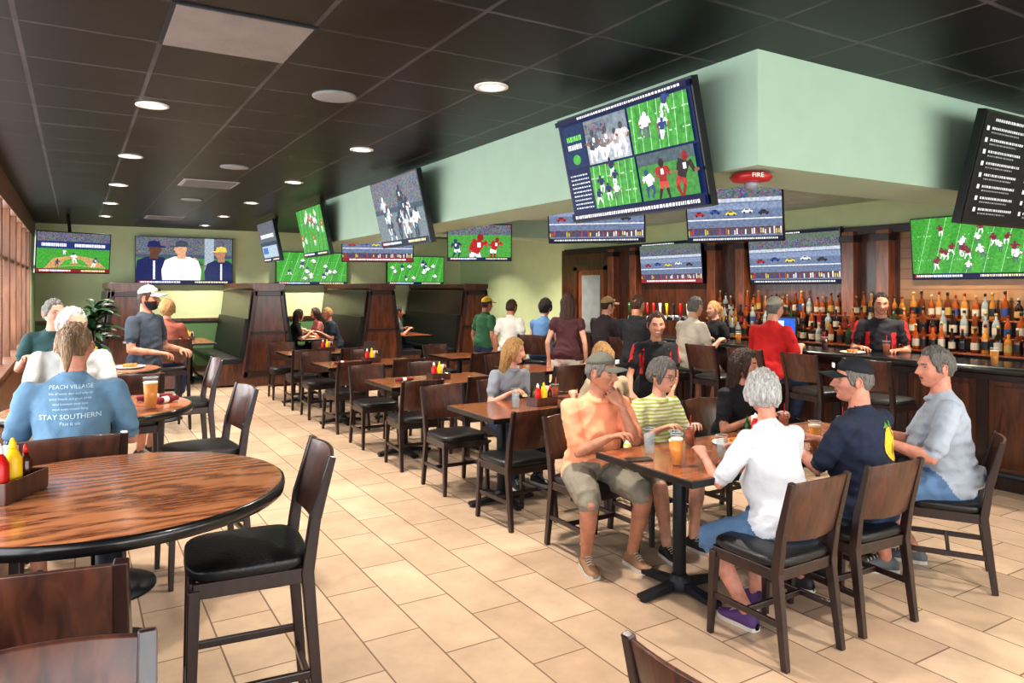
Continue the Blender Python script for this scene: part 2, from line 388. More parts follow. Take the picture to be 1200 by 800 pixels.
def d_gray(s):
    s.R(0, 0, 1, 1, E(104, 114, 120)); s.R(0, .55, 1, 1, CR); rnd = random.Random(3); s.R(0, .5, 1, .58, E(60, 74, 90))
    for k in range(12): s.player(rnd.uniform(.05, .9), rnd.uniform(.05, .55)*(1-k/14), .42, E(*rnd.choice([(205, 208, 212), (44, 56, 76), (170, 176, 182)])), E(*rnd.choice([(200, 200, 204), (60, 76, 96)])), E(*rnd.choice([(46, 56, 70), (200, 200, 204)])))
    scorebar(s, (20, 40, 60))
def d_base(s):
    s.R(0, 0, 1, 1, E(60, 134, 50)); s.R(0, .62, 1, 1, CR); s.R(0, .6, 1, .78, E(30, 46, 96)); s.text(.06, .4, .65, .08, E(220, 220, 225)); s.text(.5, .94, .65, .08, E(220, 220, 225))
    s.P([(.1, .1), (.5, .18), (.95, .12), (.8, .36), (.5, .44), (.22, .36)], E(168, 132, 92)); s.P([(.3, .16), (.5, .2), (.7, .17), (.62, .32), (.5, .36), (.38, .32)], E(66, 142, 56)); s.O(.5, .25, .06, .03, E(168, 132, 92))
    s.player(.5, .24, .26, E(225, 225, 225), E(220, 220, 220), E(40, 50, 90)); s.player(.78, .14, .26, E(90, 96, 110), E(205, 205, 205), E(40, 50, 80)); s.player(.27, .14, .2, E(50, 60, 90), E(60, 66, 90), E(40, 40, 50)); s.player(.36, .45, .14, E(220, 220, 220), E(220, 220, 220), E(40, 50, 90))
    scorebar(s, (110, 30, 34), .1)
def d_close(s):
    s.R(0, 0, 1, 1, E(64, 118, 60)); s.R(0, .62, 1, 1, CR); s.R(0, .56, 1, .63, E(60, 74, 90)); s.R(.7, .2, .8, 1, E(140, 150, 160))
    s.player(.62, .08, .5, E(60, 76, 76), E(50, 50, 50), E(176, 136, 110)); s.coach(.18, 1.0, E(26, 34, 78), E(84, 56, 44), E(26, 34, 78)); s.coach(.88, .9, E(30, 40, 80), E(150, 110, 84), E(190, 170, 80), -1); s.coach(.46, 1.02, E(222, 222, 226), E(184, 140, 112), E(60, 66, 76), -1)
    scorebar(s)
def d_race(s, top=True):
    s.R(0, 0, 1, 1, E(92, 104, 128)); s.R(0, .66, 1, 1, CR); s.R(0, .84, 1, .95, E(84, 96, 84)); s.R(0, .62, 1, .68, E(160, 166, 176)); s.R(0, .5, 1, .6, E(114, 126, 150)); s.R(0, .34, 1, .36, E(190, 190, 196)); s.R(0, .1, 1, .22, E(84, 56, 60)); rnd = random.Random(4)
    for k in range(44): s.R(k/44, .1+.02*rnd.random(), k/44+.014, .17+.05*rnd.random(), E(*rnd.choice([(150, 60, 60), (190, 190, 190), (50, 66, 110), (170, 160, 80), (70, 70, 76)])))
    for k in range(5):
        u = .08+k*.17; v = .42+.03*(k % 2); c = E(*[(150, 44, 50), (46, 64, 130), (190, 170, 70), (195, 195, 195), (50, 50, 56)][k])
        s.P([(u, v), (u+.11, v), (u+.11, v+.03), (u+.085, v+.04), (u+.07, v+.065), (u+.03, v+.065), (u+.012, v+.035), (u, v+.03)], c); s.P([(u+.03, v+.04), (u+.078, v+.04), (u+.066, v+.06), (u+.034, v+.06)], E(30, 34, 40)); s.O(u+.025, v, .01, .016, E(20, 20, 22)); s.O(u+.088, v, .01, .016, E(20, 20, 22))
    s.R(0, 0, 1, .07, E(14, 18, 40)); s.text(.05, .95, .02, .03, E(200, 200, 200)); s.R(0, .95, 1, 1, E(14, 18, 40)); s.text(.05, .6, .96, .025, E(210, 210, 210))
def d_race2(s):
    d_race(s); s.R(0, 0, 1, .1, E(120, 36, 44)); s.text(.1, .9, .03, .04, E(220, 220, 220))
def d_redclose(s):
    s.R(0, 0, 1, 1, E(66, 134, 58)); s.R(0, .72, 1, 1, CR); s.player(.42, -.2, .95, E(150, 30, 34), E(210, 210, 210), E(130, 24, 28)); s.player(.72, .05, .6, E(150, 30, 34), E(215, 215, 215), E(130, 24, 28)); s.player(.14, .1, .5, E(40, 50, 84), E(210, 210, 210), E(40, 50, 84)); scorebar(s)
def d_sky(s):
    s.R(0, 0, 1, 1, E(84, 104, 130)); s.R(0, .5, 1, 1, CR); s.R(0, 0, 1, .5, E(44, 64, 84)); s.R(.05, .1, .95, .4, E(150, 164, 176)); s.text(.1, .9, .6, .1, E(210, 215, 220)); s.R(.1, .2, .4, .36, E(60, 100, 160)); scorebar(s)
def d_board(s):
    s.R(0, 0, 1, 1, E(10, 10, 13)); 
    s.text(.1, .4, .93, .025, E(200, 200, 200))
    for k in range(8):
        v = .84-k*.105
        s.R(.03, v, .055, v+.04, E(200, 200, 200)); s.text(.08, .42, v+.014, .022, E(190, 190, 190)); s.text(.08, .36, v-.02, .014, E(130, 130, 130))
        s.R(.5, v, .525, v+.04, E(200, 200, 200)); s.text(.55, .92, v+.014, .022, E(190, 190, 190)); s.text(.55, .8, v-.02, .014, E(130, 130, 130))
def tv(cx, cy, cz, yaw, tilt, w, h, draw, mount='wall', mp=None):
    b = MB(); b.box((0, 0, 0), (w, .05, h), M_bez); b.box((0, .035, -.04), (w*.7, .04, h*.6), M_bez)
    b.box((0, .06, 0), (.35, .03, .3), M_iron)
    s = Screen(b, w-.028, h-.028)
    draw(s)
    M = Matrix.Translation((cx, cy, cz)) @ Matrix.Rotation(radians(yaw), 4, 'Z') @ Matrix.Rotation(radians(tilt), 4, 'X')
    if mp is not None:
        b.M = M.inverted(); bk = M @ Vector((0, .07, 0)); q = Vector(mp)
        b.beam(bk, q, .05, .05, .05, .05, M_iron, side=(0, 1, 0) if abs((q-bk).normalized().y) < .9 else (1, 0, 0)); b.M = Matrix.Identity(4)
    o = bpy.data.objects.new('television', b.mesh('television')); COL.objects.link(o); o.matrix_world = M
    return o
blue = ((40, 52, 96), (222, 224, 226))
tv(2.885, 3.41, 2.54, -90, 13, 1.24, .70, d_multi, mp=(3.05, 3.41, 2.62))
tv(2.885, 7.02, 2.55, -90, 13, 1.28, .72, d_gray, mp=(3.05, 7.02, 2.62))
tv(2.885, 10.2, 2.55, -90, 12, 1.25, .70, d_field(21, ((170, 70, 56), (215, 215, 215)), .26), mp=(3.0, 10.2, 3.0))
tv(2.885, 12.9, 2.56, -90, 12, 1.22, .70, d_sky, mp=(3.0, 12.9, 3.0))
tv(5.31, 2.37, 2.50, 0, 13, 1.22, .70, d_board, mp=(5.31, 2.57, 2.6))
tv(-.02, 14.0, 2.34, 22, 6, 1.14, .68, d_base, mp=(-.1, 14.3, 3.0))
tv(1.96, 16.4, 2.32, 0, 2, 1.86, .98, d_close)
tv(4.6, 16.4, 2.2, 0, 2, 1.62, .74, d_field(5, blue, .18))
tv(7.13, 16.4, 2.19, 0, 2, 1.5, .70, d_field(6, blue, .22))
tv(4.02, 10.7, 2.46, -20, 10, 1.1, .6, d_race2, mp=(4.1, 11, 3.0))
tv(5.05, 9.3, 2.42, -29, 8, .94, .54, d_redclose, mp=(5.1, 9.36, 2.82))
tv(4.4, 5.7, 2.47, -44, 14, .96, .54, d_race, mp=(4.5, 5.8, 2.82))
tv(5.12, 4.6, 2.47, -58, 16, .86, .6, d_race, mp=(5.3, 4.7, 2.82))
tv(8.25, 8.72, 2.17, -90, 5, 1.42, .68, d_race2)
tv(8.25, 6.38, 2.17, -90, 5, 1.46, .72, d_race)
tv(8.25, 4.15, 2.2, -90, 5, 1.24, .7, d_field(12, ((110, 40, 56), (222, 224, 226)), .2, 18))

# ------------------------------------------------------------------ chairs
def pad(b, w, d, z0, z1, m, cy=0):
    n = 28; vs = []; fs = []
    lay = [(.94, z0), (1, z0+(z1-z0)*.35), (.985, z0+(z1-z0)*.75), (.9, z1-.004), (.6, z1+.002), (.05, z1+.004)]
    for sc_, z in lay:
        for k in range(n):
            a = 2*pi*k/n; ca, sa = cos(a), sin(a); e = .42
            vs.append((math.copysign(abs(ca)**e, ca)*w/2*sc_, cy+math.copysign(abs(sa)**e, sa)*d/2*sc_, z))
    for i in range(len(lay)-1):
        for k in range(n): fs.append((i*n+k, i*n+(k+1) % n, (i+1)*n+(k+1) % n, (i+1)*n+k))
    fs.append(tuple(reversed(range(n)))); fs.append(tuple((len(lay)-1)*n+k for k in range(n)))
    b.add(vs, fs, m, True)
def chair_mesh(name, sz_, top, stool):
    b = MB(); hw = .195
    for s in (-1, 1):
        b.beam((s*hw, .185, sz_-.03), (s*(hw+.012), .205, 0), .042, .042, .028, .028, M_dark)
        b.beam((s*(hw+.008), -.25, 0), (s*hw, -.195, sz_-.02), .03, .034, .038, .046, M_dark)
        b.beam((s*hw, -.195, sz_-.03), (s*(hw+.003), -.225, sz_+.18), .038, .046, .036, .04, M_dark)
        b.beam((s*(hw+.003), -.225, sz_+.17), (s*(hw+.008), -.285, top), .036, .04, .032, .026, M_dark)
        zs = .2 if not stool else .34
        b.beam((s*(hw+.006), -.225, zs), (s*(hw+.006), .195, zs), .02, .03, .02, .03, M_dark)
        b.beam((s*hw, -.2, sz_-.035), (s*hw, .19, sz_-.035), .026, .055, .026, .055, M_dark)
    b.beam((-hw, .19, sz_-.035), (hw, .19, sz_-.035), .026, .055, .026, .055, M_dark, side=(0, 1, 0))
    b.beam((-hw, -.195, sz_-.035), (hw, -.195, sz_-.035), .026, .055, .026, .055, M_dark, side=(0, 1, 0))
    if stool:
        b.beam((-hw, .2, .26), (hw, .2, .26), .03, .022, .03, .022, M_dark, side=(0, 0, 1)); b.beam((-hw, -.22, .26), (hw, -.22, .26), .03, .022, .03, .022, M_dark, side=(0, 0, 1))
    else:
        b.beam((-hw, -.02, .2), (hw, -.02, .2), .02, .03, .02, .03, M_dark, side=(0, 1, 0))
    pad(b, .44, .43, sz_-.01, sz_+.045, M_vinyl, .0)
    z0 = sz_+.13; n = 10
    def yc(z): return -.225-.06*(z-(sz_+.17))/(top-sz_-.17)
    vs = []; rows = [z0, z0+(top-z0)*.33, z0+(top-z0)*.66, top-.006]
    for side_ in (0, 1):
        for z in rows:
            for k in range(n+1):
                u = k/n*2-1; bow = .028*(1-u*u)
                ztop = z+(0.008*(1-u*u) if z == rows[-1] else (-.012*(1-u*u) if z == rows[0] else 0))
                vs.append((u*(hw-.004), yc(z)-bow+(.008 if side_ else -.008), ztop))
    R = len(rows); A = (n+1)*R; fs = []
    for j in range(R-1):
        for k in range(n):
            a0 = j*(n+1)+k
            fs.append((a0, a0+1, a0+n+2, a0+n+1)); fs.append((A+a0+n+1, A+a0+n+2, A+a0+1, A+a0))
    for k in range(n):
        fs.append((k+1, k, A+k, A+k+1)); t = (R-1)*(n+1)+k; fs.append((t, t+1, A+t+1, A+t))
    b.add(vs, fs, M_walnut, True)
    return b.mesh(name)
ME_CH = chair_mesh('dining_chair', .455, .87, False)
ME_ST = chair_mesh('bar_chair', .74, 1.13, True)
def chair(x, y, yaw): return inst(ME_CH, 'dining_chair', x, y, yaw, bevel=.004)
def stool(x, y, yaw): return inst(ME_ST, 'bar_chair', x, y, yaw, bevel=.004)

# ------------------------------------------------------------------ tables
def cross_base(b, x, y, z1, L=.3):
    b.tube([(x, y, .03), (x, y, z1)], [.038, .038], M_iron, 16)
    b.lathe([(.075, .02), (.07, .06), (.045, .1)], (x, y, 0), M_iron, 16)
    for a in range(4):
        d = Vector((cos(a*pi/2), sin(a*pi/2), 0))
        b.beam(Vector((x, y, .045))+d*.03, Vector((x, y, .022))+d*L, .05, .05, .075, .022, M_iron, side=(-d.y, d.x, 0))
        b.lathe([(.022, 0), (.022, .014)], Vector((x, y, 0))+d*(L-.02), M_iron, 10)
    b.box((x, y, z1-.005), (.3, .3, .01), M_iron)
def rect_table(x0, x1, yc_, w=.8, name='dining_table', legs=None):
    b = MB(); lx = (x1-x0); cx = (x0+x1)/2
    b.box((0, 0, .742), (lx, w, .036), M_blk)
    b.box((0, 0, .7605), (lx-.03, w-.03, .003), M_top)
    for q in (legs or [-(lx/2-.3), (lx/2-.3)]): cross_base(b, q, 0, .725, .29)
    return b.obj(name, (cx, yc_, 0), bevel=.005)
rect_table(2.7, 4.75, 3.1)
rect_table(2.7, 4.05, 5.15)
for yy in (7.2, 9.3, 11.3):
    rect_table(2.7, 4.05, yy); 
for yy in (7.6, 9.6): rect_table(4.55, 5.2, yy, legs=[0])
def round_table(x, y, r, z=1.06):
    b = MB()
    b.lathe([(r-.03, z-.045), (r-.004, z-.04), (r, z-.02), (r-.002, z-.006), (r-.012, z)], (0, 0, 0), M_blk, 72)
    b.lathe([(r-.012, z), (r-.03, z+.002), (.002, z+.002)], (0, 0, 0), M_round, 72, cap=False)
    b.tube([(0, 0, .03), (0, 0, z-.04)], [.042, .042], M_iron, 18)
    b.lathe([(.3, 0), (.3, .012), (.2, .03), (.06, .05), (.045, .1)], (0, 0, 0), M_iron, 36)
    return b.obj('round_bar_table', (x, y, 0))
round_table(.10, 2.86, .58); round_table(.12, 4.85, .5); round_table(.2, 7.1, .45); round_table(.95, 10.75, .42)

chair(2.98, 2.44, 0); chair(3.60, 2.44, -4); chair(4.55, 2.44, 30)
chair(2.97, 3.88, 180); chair(3.55, 3.92, 180); chair(4.3, 3.92, 180)
chair(2.87, 4.72, 3); chair(3.72, 4.66, 0); chair(2.87, 5.72, 180); chair(3.52, 5.86, 178)
for yy in (7.2, 9.3, 11.3):
    for xx in (2.88, 3.6):
        chair(xx, yy-.5, random.uniform(-5, 5)); chair(xx, yy+.56, 180+random.uniform(-5, 5))
for yy in (7.6, 9.6):
    chair(4.87, yy-.52, 0); chair(4.87, yy+.56, 180)
chair(1.5, 1.24, -88)
stool(.555, 2.88, 84); stool(-.05, 2.2, -12); stool(-.1, 1.2, 178)
stool(-.02, 3.85, 0); stool(.66, 4.84, 95); stool(-.05, 5.75, 178); stool(.8, 6.9, 92); stool(.35, 6.2, 0); stool(-.1, 7.95, 172); stool(.98, 10.0, 10)
for yy in (3.85, 4.5, 5.2, 5.8, 6.4, 7.2, 8.0, 8.75): stool(6.2, yy, -90+random.uniform(-8, 8))
stool(5.5, 8.35, -60)

# ------------------------------------------------------------------ booths
def booth(x, y0=13.5, y1=16.4):
    b = MB(); L = y1-y0
    prof = [(-.5, 0), (.5, 0), (.5, .14), (.46, .16), (.34, .95), (.25, 1.72), (.29, 1.76), (.29, 1.85), (-.29, 1.85), (-.29, 1.76), (-.25, 1.72), (-.34, .95), (-.46, .16), (-.5, .14)]
    n = len(prof)
    vs = [(p[0], 0, p[1]) for p in prof]+[(p[0], L, p[1]) for p in prof]
    b.add(vs, [tuple(range(n)), tuple(reversed(range(n, 2*n)))]+[(i, i+n, (i+1) % n+n, (i+1) % n) for i in range(n)], M_barwood)
    for s in (-1, 1):
        b.beam((s*.41, -.012, .16), (s*.22, -.012, 1.72), .07, .03, .06, .03, M_dark)
        b.box((s*.62, L/2+.05, .22), (.5, L-.1, .38), M_barwood)
        b.box((s*.64, L/2+.05, .45), (.52, L-.1, .1), M_vinyl)
        b.beam((s*.45, L/2+.05, .5), (s*.35, L/2+.05, 1.2), L-.12, .09, L-.12, .07, mat('booth_vinyl', C(22, 24, 22), .45), side=(0, 1, 0))
        b.beam((s*.345, L/2, 1.2), (s*.29, L/2, 1.7), L-.1, .02, L-.1, .02, M_dark, side=(0, 1, 0))
    b.box((0, -.012, .22), (.88, .03, .1), M_dark); b.box((0, -.012, 1.66), (.5, .03, .09), M_dark); b.box((0, -.012, .95), (.66, .03, .05), M_dark)
    b.obj('booth_divider', (x, y0, 0), bevel=.006)
for x in (.75, 3.0, 5.15, 7.25): booth(x)
for x in (1.87, 4.07, 6.2):
    b = MB(); b.box((0, 0, .742), (.7, 1.6, .036), M_blk); b.box((0, 0, .7605), (.67, 1.57, .003), M_top); cross_base(b, 0, 0, .725); b.obj('booth_table', (x, 14.9, 0), bevel=.005)

# plant
b = MB(); ML = mat('palm_leaf', C(30, 58, 28), .45)
b.lathe([(.13, 0), (.17, .05), (.19, .35), (.17, .36), (.15, .33)], (0, 0, 0), M_barwood2, 20)
b.tube([(0, 0, .3), (.02, 0, .9), (0, .03, 1.4)], [.03, .022, .015], M_walnut, 8)
for k in range(44):
    a = k*2.4; el = radians(random.uniform(5, 75)); ln = random.uniform(.35, .55); z = .9+.6*random.random(); d = Vector((cos(a), sin(a), 0)); sd = Vector((-sin(a), cos(a), 0)); 
    def leaf(u, v, d=d, sd=sd, el=el, ln=ln, z=z):
        return Vector((0, 0, z))+d*(ln*v*cos(el))+Vector((0, 0, 1))*(ln*(v*sin(el)-.5*v*v))+sd*(u-.5)*.12*sin(pi*min(1, v*.94+.06))+Vector((0, 0, -abs(u-.5)*.05))
    b.grid(leaf, 2, 7, ML)
b.obj('potted_palm', (.25, 12.7, 0))

# ------------------------------------------------------------------ bar
M_granite = mat('black_granite', C(24, 24, 27), .22, var=.5, vscale=60, coat=.15)
b = MB(); y0, y1 = 1.0, 9.4
b.box((7.1, (y0+y1)/2, 1.045), (.72, y1-y0, .05), M_granite)
b.tube([(6.76, y0, 1.045), (6.76, y1, 1.045)], [.035, .035], M_blk, 12)
b.box((7.12, (y0+y1)/2, .51), (.42, y1-y0-.1, 1.02), M_barwood)
yy = y0+.2
while yy < y1-.3:
    b.box((6.9, yy, .52), (.03, .09, .98), M_dark); b.box((6.905, yy+.37, .55), (.012, .5, .7), M_barwood); yy += .72
b.box((6.9, (y0+y1)/2, .08), (.04, y1-y0-.1, .16), M_dark)
b.box((6.9, (y0+y1)/2, .98), (.05, y1-y0-.1, .07), M_dark)
b.obj('bar_counter', bevel=.004)
b = MB(); b.tube([(6.68, y0, .18), (6.68, y1, .18)], [.025, .025], M_iron, 12)
yy = y0+.3
while yy < y1: b.tube([(6.68, yy, .18), (6.68, yy, .012)], [.018, .018], M_iron, 10); b.lathe([(.045, 0), (.045, .014)], (6.68, yy, 0), M_iron, 12); b.tube([(6.68, yy, .18), (6.9, yy, .18)], [.014, .014], M_iron, 8); yy += 1.35
b.obj('bar_foot_rail')
M_tilew = brickmat('back_bar_tile', C(156, 112, 66), C(132, 92, 52), C(96, 66, 40), .12, .05, .004, .3, .5, .15, rot=(pi/2, 0, pi/2))
b = MB()
b.box((8.36, 6.2, 1.25), (.06, 11.4, 2.5), M_barwood)
b.box((8.31, 6.1, 2.46), (.14, 11.2, .1), M_dark)
for (a, c) in ((.6, 3.3), (3.45, 4.95)): b.box((8.32, (a+c)/2, 1.75), (.03, c-a, 1.35), M_tilew)
for yy in (.5, 3.37, 5.1, 5.55, 7.25, 7.8, 9.6, 10.2):
    b.box((8.27, yy, 1.65), (.16, .16, 1.6), M_barwood2); b.box((8.26, yy, 2.36), (.2, .2, .08), M_dark); b.box((8.26, yy, .97), (.2, .2, .08), M_dark)
b.box((8.12, 5.3, .46), (.5, 9.4, .92), M_barwood); b.box((8.1, 5.3, .935), (.56, 9.5, .035), M_granite)
for i in range(13): b.box((7.865, .95+i*.72, .48), (.015, .6, .7), M_barwood2)
for i, (x, z, d) in enumerate(((8.0, 1.08, .2), (8.14, 1.24, .16), (8.24, 1.42, .14))):
    b.box((x, 4.6, z-.01), (d, 6.6, .02), M_barwood2)
    b.box((x+d/2-.01, 4.6, z-.09), (.015, 6.6, .16), M_dark)
b.obj('back_bar_cabinet', bevel=.004)
b = MB(); glassc = [mat('spirit_amber', C(128, 60, 20), .1, var=.2), mat('spirit_clear', C(120, 126, 122), .08, var=.2), mat('spirit_green', C(30, 58, 34), .08), mat('spirit_dark', C(34, 16, 10), .1), mat('spirit_gold', C(150, 98, 40), .1, var=.2), mat('spirit_amber_dark', C(88, 38, 14), .1), mat('spirit_red', C(110, 24, 24), .1)]
gw = [5, 2, 1, 4, 3, 4, 1]
labs = [mat('label_cream', C(170, 158, 136), .7), mat('label_yellow', C(156, 126, 66), .6), mat('label_red', C(126, 34, 28), .6), mat('label_black', C(24, 24, 28), .5), mat('label_blue', C(44, 62, 110), .6)]
for (x, z) in ((7.98, 1.08), (8.12, 1.24), (8.24, 1.42)):
    y = 1.4
    while y < 7.7:
        h = random.uniform(.22, .31); r = random.uniform(.031, .043); g = random.choices(glassc, gw)[0]
        b.lathe([(r*.95, 0), (r, .01), (r, h*.52), (r*.8, h*.62), (r*.36, h*.72), (r*.34, h*.92)], (x, y, z), g, 10)
        b.lathe([(r*.42, h*.9), (r*.42, h), (r*.2, h+.004)], (x, y, z), random.choice([M_blk, M_blk, labs[2], labs[1], labs[0]]), 8)
        b.lathe([(r*1.02, h*.14), (r*1.02, h*.42)], (x, y, z), random.choices(labs, [4, 2, 1, 3, 1])[0], 10, cap=False)
        y += r*2+random.uniform(.008, .05)
b.obj('liquor_bottles')
b = MB(); b.tube([(7.98, 7.9, 1.3), (7.98, 9.4, 1.3)], [.04, .04], M_steel, 12)
for yy in (8.0, 9.3): b.tube([(7.98, yy, .95), (7.98, yy, 1.3)], [.035, .035], M_steel, 12)
for k in range(10):
    yy = 7.97+k*.15
    b.tube([(7.94, yy, 1.3), (7.88, yy, 1.3), (7.86, yy, 1.24)], [.012, .012, .01], M_steel, 8)
    b.tube([(7.9, yy, 1.31), (7.89, yy, 1.36), (7.88, yy, 1.52)], [.01, .016, .022], random.choice([M_blk, M_red, M_yel, M_white, M_green]), 8)
b.obj('beer_tap_tower')
b = MB(); b.box((0, 0, .17), (.4, .03, .3), M_bez); b.box((0, -.017, .17), (.37, .003, .26), E(40, 90, 190)); b.box((0, .05, .06), (.2, .16, .12), M_bez); b.box((-.06, -.0195, .2), (.2, .002, .14), E(190, 210, 235)); b.obj('register_monitor', (7.78, 6.2, 1.07), radians(-75))
b = MB(); b.box((0, 0, 1.05), (.05, .96, 2.1), M_barwood2); b.box((-.03, 0, 1.4), (.02, .56, 1.2), mat('door_glass', C(150, 156, 156), .15)); 
for s in (-1, 1): b.box((-.03, s*.46, 1.08), (.06, .1, 2.16), M_barwood)
b.box((-.03, 0, 2.14), (.06, 1.02, .1), M_barwood); b.sphere((-.06, .36, 1.0), .03, M_steel); b.obj('door_1', (8.29, 10.85, 0))

# ------------------------------------------------------------------ table ware
def glass(x, y, z, drink, h=.15, r=.036, name='drinking_glass', fill=.8):
    b = MB(); b.lathe([(r*.78, 0), (r*.8, .008), (r, h)], (0, 0, 0), M_glass, 18, cap=False)
    b.tube([(r*cos(2*pi*i/18), r*sin(2*pi*i/18), h) for i in range(19)], [.0014]*19, mat('glass_rim', C(210, 220, 222), .1), 5)
    b.lathe([(r*.76, .006), (r*.78+(r*.2)*fill, h*fill), (.002, h*fill+.001)], (0, 0, 0), drink, 18)
    if drink == M_beer: b.lathe([(r*.94, h*fill), (r*.96, h*fill+.012), (.002, h*fill+.014)], (0, 0, 0), M_foam, 18)
    if drink in (M_cola, M_tea): b.tube([(0, 0, .02), (.02, .01, h+.06)], [.003, .003], M_red, 6)
    return b.obj(name, (x, y, z))
def bottle(b, x, y, m, capm, h=.17, r=.028):
    b.lathe([(r*.9, 0), (r, .01), (r, h*.6), (r*.6, h*.75), (r*.35, h*.8)], (x, y, .02), m, 12); b.lathe([(r*.45, h*.8), (r*.4, h*.9), (.004, h)], (x, y, .02), capm, 10)
def caddy(x, y, z, yaw=0, menus=False):
    b = MB(); b.box((0, 0, .012), (.22, .15, .024), M_walnut)
    for s in (-1, 1): b.box((0, s*.073, .04), (.22, .008, .06), M_walnut); b.box((s*.107, 0, .04), (.008, .15, .06), M_walnut)
    bottle(b, -.07, -.03, M_red, M_white); bottle(b, -.005, -.03, M_yel, M_yel, .175); bottle(b, .06, -.03, M_cola, M_red, .14, .02)
    bottle(b, -.05, .04, M_green, M_green, .14, .02); b.lathe([(.02, .02), (.02, .08), (.016, .1), (.003, .105)], (0, .04, 0), M_steel, 10)
    b.box((.065, .04, .09), (.06, .05, .12), M_paper)
    if menus: b.box((.0, .06, .15), (.16, .01, .24), mat('menu', C(60, 50, 44), .5))
    b.obj('condiment_caddy', (x, y, z), radians(yaw), bevel=.002)
def plate(x, y, z, food):
    b = MB(); b.lathe([(.06, 0), (.08, .004), (.125, .018), (.122, .021), (.078, .008), (.002, .007)], (0, 0, 0), M_white, 28, cap=False)
    for k in range(9): 
        a = k*2.4; r = .05*math.sqrt(k/9); b.sphere((r*cos(a), r*sin(a), .026), (.022, .018, .018), food, 8, 6)
    b.obj('plate_of_food', (x, y, z))
def phone(x, y, z, yaw):
    b = MB(); b.box((0, 0, .005), (.075, .15, .009), M_blk); b.obj('mobile_phone', (x, y, z), radians(yaw), bevel=.003)
def napkin(x, y, z, yaw):
    b = MB(); b.tube([(-.1, 0, .02), (-.05, 0, .021), (.05, 0, .021), (.1, 0, .02)], [.016, .019, .019, .015], mat('napkin_maroon', C(120, 30, 44), .8, bump=.2), 10); b.tube([(-.02, 0, .021), (.02, 0, .021)], [.0205, .0205], M_paper, 10); b.obj('rolled_napkin', (x, y, z), radians(yaw))
TZ = .763; HZ = 1.063
caddy(3.8, 3.22, TZ, 10); caddy(3.4, 5.15, TZ, 5, True); caddy(3.4, 7.2, TZ, 0); caddy(3.4, 9.3, TZ, 0, True); caddy(3.4, 11.3, TZ, 0)
caddy(-.2, 2.92, HZ, 60, False); caddy(-.05, 4.95, HZ, 30); caddy(.15, 7.2, HZ); caddy(1.87, 15.2, TZ); caddy(4.07, 15.3, TZ); caddy(6.2, 15.3, TZ)
glass(2.885, 3.0, TZ, M_beer, .175, .035, 'beer_glass'); glass(3.0, 3.14, TZ, M_beer, .155, .035, 'beer_glass', .6); glass(2.95, 3.3, TZ, M_water, .15); glass(3.3, 3.32, TZ, M_tea, .13, .034); glass(3.24, 3.0, TZ, M_water, .13); glass(4.1, 3.25, TZ, M_tea); glass(4.3, 2.95, TZ, M_cola); glass(3.95, 2.9, TZ, M_beer, .16, .038, 'beer_glass')
phone(2.78, 3.2, TZ, 70); phone(3.6, 2.95, TZ, 20); napkin(3.1, 2.84, TZ, 20)
glass(3.12, 5.12, TZ, M_water, .16); glass(3.6, 5.25, TZ, M_tea); phone(3.75, 5.3, TZ, 30)
glass(.37, 4.62, HZ, M_beer, .18, .04, 'beer_glass'); napkin(.46, 4.8, HZ, 40); napkin(.42, 4.95, HZ, 10); glass(.0, 4.66, HZ, M_tea)
napkin(3.0, 7.2, TZ, 0); napkin(3.0, 9.3, TZ, 0)
for i, yy in enumerate((3.3, 4.3, 5.0, 5.5, 6.2, 6.9, 7.8, 8.6)): glass(6.98, yy, 1.073, [M_beer, M_tea, M_cola, M_water][i % 4])
MF = mat('fried_food', C(190, 120, 50), .7, bump=.3)
plate(6.95, 5.85, 1.073, MF); plate(6.95, 4.65, 1.073, MF); plate(.4, 7.05, HZ, MF); plate(3.7, 4.95, TZ, MF); plate(4.07, 14.7, TZ, MF); plate(3.55, 3.2, TZ, MF)

# ------------------------------------------------------------------ people
def skinm(n, c): return mat(n, c, .5, var=.2, vscale=16, bump=.16, bscale=90, sss=.12)
SK = {'a': skinm('skin_light', C(204, 152, 128)), 'b': skinm('skin_tan', C(176, 122, 97)), 'c': skinm('skin_rosy', C(198, 138, 116))}
M_eye = mat('eye_white', C(214, 208, 200), .15, var=0); M_iris = mat('iris', C(44, 32, 24), .1, var=0); M_lip = mat('lips', C(150, 76, 70), .45); M_lash = mat('lash_line', C(70, 46, 38), .6)
def cloth(name, c, bump=.4, bscale=16): return mat(name, c, .85, bump=bump, bscale=bscale, var=.1)
def hairm(name, c): return mat(name, c, .45, bump=1.0, bscale=34, var=.45, vscale=34, stretch=(4, 4, .6))
HG = hairm('hair_gray', C(110, 105, 100)); HW = hairm('hair_white', C(184, 181, 178)); HB = hairm('hair_brown', C(62, 39, 27)); HBL = hairm('hair_blonde', C(172, 132, 82)); HD = hairm('hair_black', C(28, 20, 18)); HS = hairm('hair_sandy', C(136, 108, 80))

def ik(a, c, l1, l2, pole):
    a = Vector(a); c = Vector(c); d = c-a; L = d.length
    if L > (l1+l2)*.995: c = a+d*((l1+l2)*.995/L); d = c-a; L = d.length
    x = (l1*l1-l2*l2+L*L)/(2*L); h = math.sqrt(max(l1*l1-x*x, 0)); n = d/L; p = Vector(pole); p = (p-n*p.dot(n)).normalized()
    return a+n*x+p*h, c

